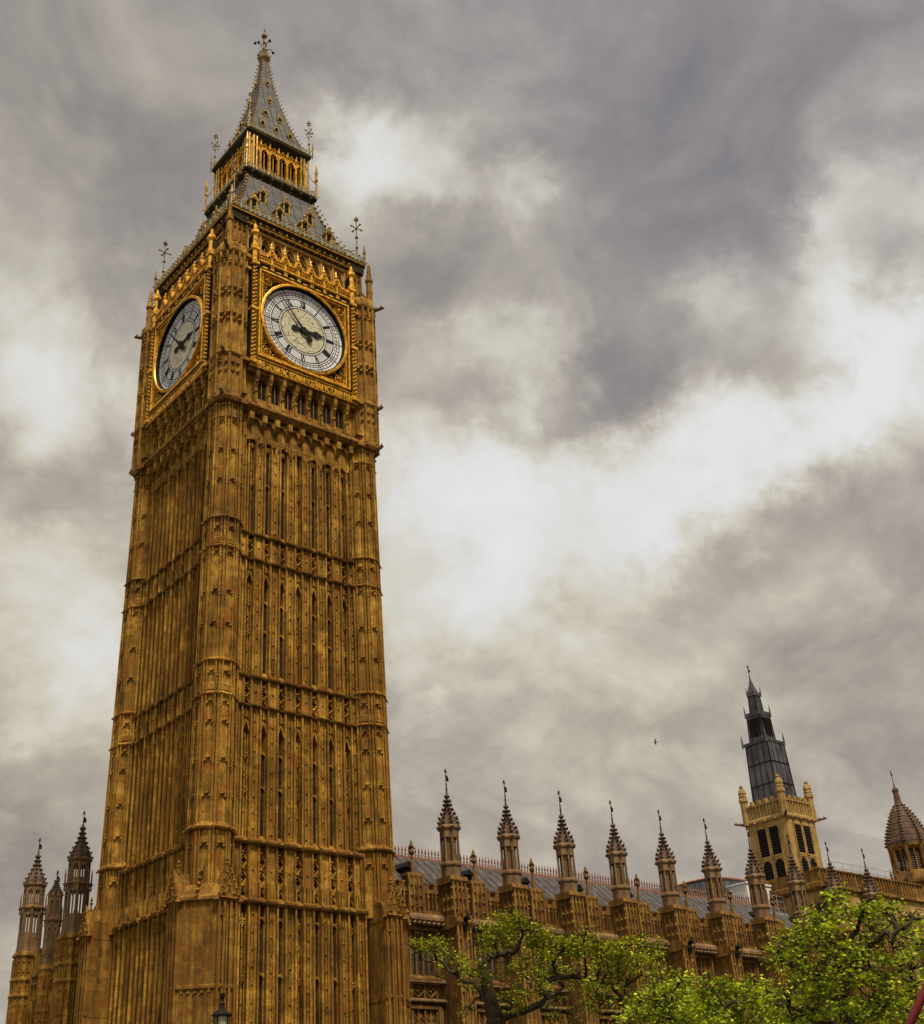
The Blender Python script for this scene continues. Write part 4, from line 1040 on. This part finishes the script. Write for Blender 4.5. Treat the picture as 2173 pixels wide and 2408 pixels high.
# big roof rising behind the wing, with the white works cabin on it
SR = thing('curved_roof', 'low curved lead roof with a rust red edge behind the pinnacles', 'roof', (47, 9, 0))
b = MB(); rg = []
for k in range(9):
    t = k/8; x = 16*t; z = 23.2+2.9*math.sin(PI*.5*min(1, t*1.2))
    rg.append([(x, 0, 15), (x, 0, z), (x, 9, z+.3), (x, 9, 15)])
b.loft(rg); b.build('roof_sheet', 'dark_lead', SR)
b = MB(); b.tube([((16*k/8), -.05, 23.25+2.9*math.sin(PI*.5*min(1, k/8*1.2))) for k in range(9)], .10, 5); b.build('roof_edge', 'cresting_red', SR)
HB = thing('site_cabin', 'small white works cabin with windows and railing on the roof before the lantern tower', 'cabin', (58.6, 6.6, 0))
b = MB(); b.box(0, 6.2, 0, 2.4, 22.4, 25.2); b.box(-.1, 6.3, -.1, 2.5, 25.15, 25.3); b.build('wall', 'white_paint', HB)
b = MB(); b.box(.5, 1.5, -.06, .1, 23.6, 24.8)
w1 = b.build('window', 'glass_wing', HB); 
for x in (1.4, 2.8): copy_at(w1, (x, 0, 0))
b = MB()
for k in range(8): b.lathe((-.4+1.0*k, -1.2, 0), [(.03, 22.3), (.03, 24.0)], 5)
for z in (22.9, 23.5, 24.0): b.tube([(-.4, -1.2, z), (6.6, -1.2, z)], .028, 5)
b.box(-.6, 6.8, -1.4, 2.6, 21.9, 22.4)
b.build('railing', 'steel', HB)

# ------------------------------------------------------------------ sandstone lantern tower with dark leaded spire
LT = thing('lantern_tower', 'square sandstone tower crowned by a tall dark leaded lantern spire', 'tower', (96.2, 28.0, 0))
b = MB(); b.box(-3, 3, -3, 3, 10, 42.3); b.build('wall', 'sandstone', LT)
b = MB()
b.sq((0, 0, 0), [(2.95, 39.9), (3.25, 40.3), (3.25, 40.55), (3.05, 40.8)]); b.sq((0, 0, 0), [(3.1, 42.2), (3.22, 42.3), (3.22, 42.5), (3.0, 42.6)])
for s in range(4):
    for i in range(11):
        u = (i-5)*.54; p = [(u, -3.04), (3.04, u), (-u, 3.04), (-3.04, -u)][s]
        b.box(p[0]-.10, p[0]+.10, p[1]-.10, p[1]+.10, 40.7, 42.3)
        if i % 2 == 0: b.box(p[0]-.24, p[0]+.24, p[1]-.2, p[1]+.2, 42.5, 43.0)
    for u in (-1.6, 0, 1.6):
        p = [(u, -3.2), (3.2, u), (-u, 3.2), (-3.2, -u)][s]; b.gem(*p, 40.2, .26, .34)
b.build('parapet', 'sandstone', LT)
b = MB(); o = (-2.95, -2.95, 0)
b.oct(o, [(.46, 40.2), (.44, 43.2), (.56, 43.3), (.56, 43.5), (.44, 43.7), (.42, 44.2), (.50, 44.5), (.40, 44.8), (.20, 45.1), (.26, 45.3), (.05, 45.6)])
for k in range(4):
    for i in range(8): a = PI/4*i; rr = .48-.05*k; b.gem(o[0]+rr*math.cos(a), o[1]+rr*math.sin(a), 43.6+.40*k, .16, .22)
copies(b.build('pinnacle', 'sandstone', LT))
b = MB(); gargoyle(b, (-2.5, -2.5), R(225), 40.35, 1.15); copies(b.build('gargoyle', 'stone_cap', LT))
for k_, (zb, zt) in enumerate(((35.9, 39.3), (31.3, 35.3))):
    for u in (-.92, .92):
        b = MB(True); b.box(u-.72, u+.72, 2.9, 3.012, zb, zt); b.mat(1)
        z = zb+.2
        while z < zt-.2: b.ext_u([(2.95, z+.16), (3.08, z), (3.08, z+.04), (2.95, z+.2)], u-.68, u+.68); z += .36
        b.mat(2)
        for s in (-.78, .78): b.box(u+s-.09, u+s+.09, 2.9, 3.10, zb-.1, zt+.1)
        b.arch(u-.70, u+.70, zt-(.12 if k_ == 0 else .8), zt+.1, 2.9, 3.06); b.box(u-.86, u+.86, 2.9, 3.12, zt+.08, zt+.26); b.box(u-.86, u+.86, 2.9, 3.12, zb-.26, zb-.08)
        b.mat(0); copies(b.build('louvred_window', ['void', 'iron', 'sandstone'], LT))
b = MB()
def frus(z0, h0, z1, h1, o=(-.12, .08, 0)): b.sq(o, [(h0, z0), (h1, z1)])
frus(42.3, 1.98, 50.7, 1.74); frus(50.6, 1.86, 50.95, 1.92, (-.2, .12, 0)); frus(50.9, 1.18, 54.9, 1.04, (-.25, .15, 0)); frus(54.6, 1.12, 55.1, 1.18, (-.28, .17, 0))
frus(55.0, .62, 57.6, .52, (-.3, .2, 0)); frus(57.5, .62, 58.0, .66, (-.33, .2, 0)); b.sq((-.36, .22, 0), [(.55, 57.9), (.22, 59.2), (.05, 60.1)])
b.build('lantern_spire', 'dark_lead', LT)
b = MB()
for s in range(4):
    for k in range(5):
        u = -1+.5*k
        for (z0, h0, z1, h1) in ((42.3, 2.0, 50.7, 1.76), (50.9, 1.2, 54.6, 1.07), (55.0, .64, 57.6, .54)):
            f = lambda h, z: [(u*h, -h, z), (h, u*h, z), (-u*h, h, z), (-h, -u*h, z)][s]
            ox, oy = -.12-.012*(z0-42), .08+.01*(z0-42)
            p, q = f(h0, z0), f(h1, z1); b.tube([(p[0]+ox, p[1]+oy, p[2]), (q[0]+ox, q[1]+oy, q[2])], .085 if k in (0, 4) else .05, 4)
for z, h in ((45.1, 1.93), (47.9, 1.85)): b.sq((-.12, .08, 0), [(h+.05, z-.05), (h+.05, z+.05)])
b.build('lead_ribs', 'iron', LT)
for s in range(4):
    for k in range(4):
        h = 1.13; u = (-.6+.4*k)*h; p = [(u, -h), (h, u), (-u, h), (-h, -u)][s]; b = MB(); b.box(p[0]-.25-.13, p[0]-.25+.13, p[1]+.15-.13, p[1]+.15+.13, 51.7, 54.2)
        b.build('lantern_opening', 'void', LT)
for (x, y) in ((-1, -1), (1, -1), (1, 1), (-1, 1)):
    for h, z, s in ((1.92, 50.8, 1), (1.17, 54.9, .9), (.64, 57.8, .7)):
        b = MB(); b.lathe((x*h-.25, y*h+.15, 0), [(.14*s, z-.4), (.13*s, z+.5), (.02, z+1.5*s)], 5); b.build('spirelet', 'dark_lead', LT)
vane_mesh(59.9, 62.0, 1.6).build('vane', 'iron', LT, (-.4, .22, 0))

# ------------------------------------------------------------------ wing behind the tower on the left
LW = thing('turreted_wing', 'weathered stone wing with slender open turrets seen past the foot of the clock tower', 'palace', (0, 0, 0))
b = MB(); b.box(.3, 12, 7, 37.5, 0, 17.4); b.build('wall', 'stone', LW)
b = MB()
for z, h in ((17.3, .5), (16.6, .3), (12.3, .3)):
    b.loft([[(.6, y, z-h), (0, y, z-h*.3), (0, y, z+h*.2), (.6, y, z+h*.8)] for y in (7, 37.6)]); 
    b.loft([[(x, 37.4, z-h), (x, 37.8, z-h*.3), (x, 37.8, z+h*.2), (x, 37.4, z+h*.8)] for x in (0, 12)])
b.build('cornice', 'stone_grey', LW)
b = MB(); y = 8
b.box(.15, .6, 7, 37.5, 17.4, 18.7)
while y < 37: b.box(.05, .3, y-.06, y+.06, 0, 17) if int(y*2) % 3 else b.box(-.05, .3, y-.12, y+.12, 0, 17); b.box(.1, .6, y-.2, y+.2, 18.7, 19.2); y += .62
b.build('parapet', 'stone', LW)
for y in (29.8, 32.2):
    b = MB(); b.box(.2, .33, y-.45, y+.45, 9, 15.2); b.mat(1)
    for s in (-.5, 0, .5): b.box(-.02, .33, y+s-.05, y+s+.05, 9, 15.4)
    b.box(-.02, .33, y-.55, y+.55, 15.3, 15.6)
    b.build('window', ['glass_wing', 'stone'], LW)
def turret(y, hw, zb, zg, zc, zt, zv):
    b = MB(); o = (0, 0, 0)
    b.oct(o, [(hw*1.22, 0), (hw*1.22, zb-1.2)])
    for i in range(16):
        a = PI/8*i; rr = hw*1.24/math.cos(PI/8)*(1 if i % 2 else .94); b.lathe((rr*math.cos(a), rr*math.sin(a), 0), [(.06, 0), (.06, zb-1.4)], 5)
        for z in (zb-1.6, zb-2.4, zb-4.9, zb-6.6, zb-9): b.gem(hw*1.27*math.cos(a+.2), hw*1.27*math.sin(a+.2), z, .10, .13)
    for z in (zb-1.1, zb-3.0, zb-4.2, zb-8.5): b.oct(o, [(hw*1.2, z-.12), (hw*1.36, z-.10), (hw*1.40, z+.02), (hw*1.2, z+.30)])
    b.mat(1)
    b.oct(o, [(hw*1.19, zb-1.1), (hw*1.06, zb-.2), (hw*1.05, zb+.7)])
    for i in range(8):
        a = PI/8+PI/4*i
        for (z0, z1, h) in ((zb-.2, zg-.3, 1.0), (zg+.1, zc-.1, .90)): b.lathe((hw*h*math.cos(a), hw*h*math.sin(a), 0), [(.14, z0), (.13, z1)], 5)
        m = PI/4*i
        for (z0, z1, h) in ((zb+.5, zg-.3, .93), (zg+.3, zc-.1, .85)): b.lathe((hw*h*math.cos(m), hw*h*math.sin(m), 0), [(.06, z0), (.06, z1)], 5)
        b.lathe((hw*1.24*math.cos(a), hw*1.24*math.sin(a), 0), [(.07, zg-.5), (.06, zg+.8), (.01, zg+1.2)], 5); b.gem(hw*1.3*math.cos(a), hw*1.3*math.sin(a), zg, .13)
        for z in (zb-.3, zb+.3, zg-.6, zc-.4): b.gem(hw*1.0*math.cos(m), hw*1.0*math.sin(m), z, .12, .16)
    b.oct(o, [(hw*.98, zg-.55), (hw*1.02, zg-.2), (hw*1.22, zg-.05), (hw*1.22, zg+.08), (hw*.94, zg+.2), (hw*.92, zg+.45)])
    b.oct(o, [(hw*.92, zc-.55), (hw*.94, zc-.2), (hw*1.1, zc-.05), (hw*1.1, zc+.08), (hw, zc+.16)])
    b.mat(2); h = zt-zc
    b.oct(o, [(hw*r_, zc+h*f) for r_, f in [(1.0, .03), (.94, .14), (.78, .26), (.56, .40), (.38, .53), (.26, .66), (.18, .82), (.14, .95)]])
    for f, r_ in ((.08, 1.14), (.22, 1.0), (.36, .76), (.50, .54), (.64, .38), (.78, .28)):
        for i in range(8): a = PI/8+PI/4*i; b.gem(hw*r_*math.cos(a), hw*r_*math.sin(a), zc+h*f, .14, .11)
    b.lathe(o, [(.1, zc+h*.86), (.27, zc+h*.91), (.24, zc+h*.95), (.09, zc+h*1.0), (.05, zc+h*1.12)], 8)
    t_ = b.build('turret', ['stone', 'stone_grey', 'stone_cap'], LW, (0, y, 0))
    vane_mesh(zt, zv, 1.0, True).build('vane', 'iron', t_)
turret(25.7, .82, 20.0, 23.0, 24.9, 27.6, 28.85)
turret(34.6, .82, 20.0, 22.7, 24.6, 27.2, 28.6)
turret(30.0, .50, 18.4, 21.0, 22.9, 24.2, 25.0)
b = MB()
for y in (21.0, 21.6, 22.2, 27.8, 28.3): 
    b.lathe((1.0, y, 0), [(.12, 18.5), (.10, 20.6), (.2, 20.8), (.02, 21.8)], 5)
b.box(.8, 1.2, 18.5, 22.6, 18.5, 20.4)
b.build('roof_cresting', 'cresting_red', LW)

# ------------------------------------------------------------------ street lamp, bird, barrier
SL = thing('street_lamp', 'black old fashioned street lamp before the foot of the clock tower', 'street lamp', (-16.5, -26.55, 0))
b = MB(); b.lathe((0, 0, 0), [(.24, 0), (.22, .6), (.12, .8), (.09, 1.4), (.07, 4.5), (.06, 6.2), (.12, 6.3), (.05, 6.4)], 12); b.tube([(-.35, 0, 5.8), (.35, 0, 5.8)], .03, 6); b.build('post', 'iron', SL, smooth=True)
b = MB(); b.lathe((0, 0, 0), [(.16, 6.42), (.27, 7.12)], 8); b.build('lamp_glass', 'lamp_glass', SL)
b = MB()
for i in range(4):
    a = PI/8+PI/2*i; b.tube([(.16*math.cos(a), .16*math.sin(a), 6.42), (.28*math.cos(a), .28*math.sin(a), 7.12)], .025, 5)
    b.tube([(.06*math.cos(a), .06*math.sin(a), 6.2), (.3*math.cos(a), .3*math.sin(a), 6.6), (.36*math.cos(a), .36*math.sin(a), 7.1)], .02, 5)
b.lathe((0, 0, 0), [(.1, 6.35), (.18, 6.42), (.1, 6.46)], 8)
b.build('lamp_cage', 'iron', SL)
b = MB(); b.lathe((0, 0, 0), [(.34, 7.08), (.37, 7.13), (.33, 7.18), (.24, 7.25), (.11, 7.33), (.09, 7.48), (.12, 7.50), (.03, 7.56), (.03, 7.62), (.10, 7.76), (.11, 7.86), (.02, 7.87)], 12); b.build('lamp_hood', 'iron', SL)

bp = at(1541, 1745, 115)
b = MB()
b.loft([[(x, r_*math.cos(2*PI*k/8), r_*.8*math.sin(2*PI*k/8)+z) for k in range(8)] for x, r_, z in ((-.17, .008, 0), (-.09, .035, 0), (0, .055, 0), (.09, .045, .01), (.14, .03, .03), (.17, .028, .035), (.20, .006, .03))])
b.loft([[(-.17, -.01, 0), (-.17, .01, 0), (-.17, .01, .01), (-.17, -.01, .01)], [(-.27, -.05, 0), (-.27, .05, 0), (-.27, .05, .008), (-.27, -.05, .008)]])
for s in (-1, 1):
    b.loft([[(.07, s*.03, .02), (-.06, s*.03, .02), (-.06, s*.03, .032), (.07, s*.03, .032)], [(.08, s*.16, .10), (-.04, s*.16, .10), (-.04, s*.16, .108), (.08, s*.16, .108)], [(.0, s*.31, .15), (-.03, s*.31, .15), (-.03, s*.31, .154), (.0, s*.31, .154)]])
bd = b.build('bird', 'feather', None, tuple(bp)); bd.rotation_euler = (R(68), R(-10), R(115))
tag(bd, 'tiny dark bird flying in the cloudy sky beside the dark lantern spire', 'bird')

RB = thing('barrier_arm', 'dark red slanting pole in front of the trees', 'pole')
p, q = at(2140, 2408, 12), at(2173, 2335, 12); dr = (q-p).normalized()
RB.location = (p.x-dr.x*p.z/dr.z*.0, p.y, 0); base = p-dr*((p.z-1.0)/dr.z)
RB.location = (base.x, base.y, 0)
b = MB(); b.tube([(0, 0, 1.0), tuple(p+dr*2.2-Vector((base.x, base.y, 0)))], .036, 12); b.build('pole', 'red_paint', RB, smooth=True)
b = MB(); b.box(-.16, .16, -.16, .16, 0, .95); b.box(-.2, .2, -.2, .2, .93, 1.05); b.build('pedestal', 'iron', RB)

# ------------------------------------------------------------------ trees
def leaf_cloud(b, centre, rad, n, size, rng):
    """leaf-sized folded faces spread over small sprays within an ellipsoid"""
    ns = max(3, n//40)
    for _ in range(ns):
        while True:
            v = Vector((rng.uniform(-1, 1), rng.uniform(-1, 1), rng.uniform(-1, 1)))
            if v.length < 1: break
        c = centre+Vector((v.x*rad[0], v.y*rad[1], v.z*rad[2]))
        sr = rng.uniform(.16, .36)*max(rad[2], .5)**.5
        for _ in range(rng.randint(14, 34)):
            d = Vector((rng.gauss(0, 1), rng.gauss(0, 1), rng.gauss(0, .55)))*sr*.75
            leaf(b, c+d, size*rng.uniform(.6, 1.25), rng)
def leaf(b, p, s, rng):
    nrm = Vector((rng.gauss(0, .55), rng.gauss(0, .55), 1)).normalized()
    ax = nrm.orthogonal().normalized(); ax = Quaternion(nrm, rng.uniform(0, 2*PI)) @ ax; ay = nrm.cross(ax)
    dr = rng.uniform(.05, .35)
    pts = []
    for x, y in ((0, 0), (.34, .16), (.30, .40), (.52, .62), (.24, .66), (0, 1.0), (-.24, .66), (-.52, .62), (-.30, .40), (-.34, .16)):
        pts.append(tuple(p+ax*x*s+ay*y*s-nrm*(dr*y*y*s+abs(x)*.25*s)))
    b.add(pts, [(0, 1, 2, 3, 4, 5), (0, 5, 6, 7, 8, 9)])
def tree(name, label, dist, trunk, limbs, clumps, mt, size, dens, seed, bark_r):
    rng = random.Random(seed)
    P = lambda x, y, dd=0.0: at(x, y, dist+dd)
    base = P(*trunk[0]); base.z = 0
    t = thing(name, label, 'tree', tuple(base)); ob = base
    pts = [base]+[P(*q) for q in trunk]
    b = MB(); n = len(pts)
    b.tube([tuple(p-ob) for p in pts], [bark_r*(1.35-.95*i/(n-1)) for i in range(n)], 10)
    skel = list(pts[2:]) or pts[1:]
    for lm in limbs:
        lp = [P(*q) for q in lm[1]]; m = len(lp)
        fine = []
        for i in range(m-1):
            for k in range(3): fine.append(lp[i].lerp(lp[i+1], k/3)+Vector((rng.gauss(0, .04), rng.gauss(0, .04), rng.gauss(0, .04))))
        fine.append(lp[-1]); m = len(fine)
        b.tube([tuple(p-ob) for p in fine], [lm[0]*(1-.7*i/(m-1)) for i in range(m)], 7); skel += fine[1:]
    crown = MB()
    for (x, y, r_, k) in clumps:
        dd = rng.uniform(-1.6, 1.6); c = atd(x, y, dist+dd); rad = r_*1.10*dist/FPX
        s = min(skel, key=lambda q: (q-c).length); mid = s.lerp(c, .5)+Vector((0, 0, .15*(s-c).length))
        b.tube([tuple(s-ob), tuple(mid-ob), tuple(c-ob)], [.045, .03, .014], 5)
        for _ in range(7):
            e = c+Vector((rng.uniform(-1, 1)*rad, rng.uniform(-1, 1)*rad, rng.uniform(-.7, .8)*rad)); st = mid.lerp(c, rng.uniform(.3, 1))
            b.tube([tuple(st-ob), tuple(st.lerp(e, .55)+Vector((0, 0, .08))-ob), tuple(e-ob)], [.018, .012, .005], 4)
        leaf_cloud(crown, c-ob, (rad*1.05, rad*1.05, rad*.62), int(dens*k*max(.4, rad)**1.6), size, rng)
    b.build('trunk', 'bark', t, smooth=True)
    crown.build('crown', mt, t)
tree('plane_tree', 'olive leaved tree with a dark crooked trunk before the palace windows', 42,
     [(1168, 2408), (1160, 2380), (1146, 2320), (1139, 2275), (1140, 2255)],
     [(.13, [(1140, 2258), (1150, 2248), (1176, 2242), (1206, 2236), (1220, 2222), (1228, 2200), (1234, 2170)]),
      (.10, [(1150, 2350), (1120, 2320), (1085, 2306), (1066, 2290), (1040, 2268), (990, 2254)]),
      (.13, [(1168, 2400), (1260, 2370), (1300, 2340), (1324, 2318), (1310, 2296), (1300, 2270)]),
      (.09, [(1290, 2308), (1330, 2294), (1380, 2296), (1420, 2310), (1470, 2320)]),
      (.07, [(1440, 2312), (1460, 2350), (1470, 2408)])],
     [(820,1868,26,.8),(850,1862,32,.8),(880,1885,32,.8),(905,1900,30,.8),(930,1925,36,1),(985,1822,42,1),(960,1848,44,.9),(1010,1812,34,1),(1045,1835,30,1),(1005,1852,40,.7),(1080,1850,46,1),(1115,1868,46,1),(1150,1850,40,1),(1060,1885,40,1),(1185,1880,44,1),(1225,1868,46,1.1),(1090,1915,46,.8),(1040,1930,40,.7),(1140,1920,46,.8),(1200,1925,46,1),(1262,1895,44,1),(1275,1862,34,1),(1000,1900,36,.5),(960,1890,34,.4),(1010,1975,40,.6),(1100,1985,44,.6),(1060,1955,40,.5),(1170,1975,44,.8),(1235,1960,46,.9),(1300,1930,44,1),(920,1990,24,.3)],
     'leaf_a', .092, 1500, 3, .26)
tree('lime_tree', 'low bright green tree filling the gap between the two bigger trees', 36,
     [(1640, 2600), (1640, 2520), (1636, 2440)],
     [(.10, [(1636, 2450), (1600, 2400), (1560, 2370), (1520, 2350)]), (.10, [(1638, 2440), (1680, 2390), (1720, 2360), (1770, 2350)])],
     [(1295,1975,46,1),(1335,1955,40,1),(1370,1985,46,1.1),(1405,1950,44,1.1),(1445,1972,50,1.2),(1480,1952,40,1.1),(1510,1975,44,1.1),(1390,2015,56,1.2),(1460,2020,56,1.2),(1530,2010,50,1.2),(1320,2015,50,1),(1345,1930,26,.6),(1250,2005,40,.9)],
     'leaf_b', .09, 2300, 5, .17)
tree('maple_tree', 'large bright green tree with loose leafy sprays before the end of the palace', 27,
     [(2010, 2640), (2010, 2560), (1996, 2450), (1984, 2350), (1990, 2260)],
     [(.10, [(1990, 2300), (1960, 2230), (1935, 2180), (1925, 2130), (1945, 2095)]),
      (.08, [(1984, 2330), (1920, 2290), (1880, 2250), (1840, 2225)]),
      (.09, [(1990, 2270), (2040, 2220), (2080, 2200), (2120, 2180), (2165, 2160)]),
      (.08, [(1992, 2260), (2010, 2200), (2030, 2140), (2045, 2110)]),
      (.08, [(1996, 2420), (2080, 2370), (2140, 2330), (2200, 2320)]),
      (.07, [(1996, 2430), (1920, 2390), (1870, 2370), (1820, 2360)])],
     [(1545,1858,26,.8),(1575,1848,30,.9),(1530,1880,22,.6),(1640,1772,30,.9),(1615,1795,30,.9),(1660,1800,32,.9),(1600,1825,30,.9),(1635,1838,32,.9),(1610,1868,40,1),(1650,1880,38,1),(1580,1890,30,.9),(1700,1800,28,.7),(1730,1780,24,.7),(1745,1800,30,.9),(1765,1830,40,1.1),(1795,1818,34,1.1),(1725,1838,34,.8),(1805,1860,40,1.1),(1690,1862,24,.5),(1760,1875,40,.9),(1600,1930,46,1.1),(1650,1925,44,1),(1565,1945,34,1),(1550,1975,40,1),(1690,1915,36,.6),(1720,1925,30,.6),(1795,1905,40,1),(1805,1950,40,1.1),(1600,1985,52,1.2),(1660,1975,52,1.2),(1720,1980,50,1.1),(1775,1990,50,1.2),(1690,2010,50,1.2),(1620,2020,52,1.2),(1560,2015,46,1.2),(1745,1950,36,.6),(1810,2010,40,1.2)],
     'leaf_b', .074, 1900, 9, .17)
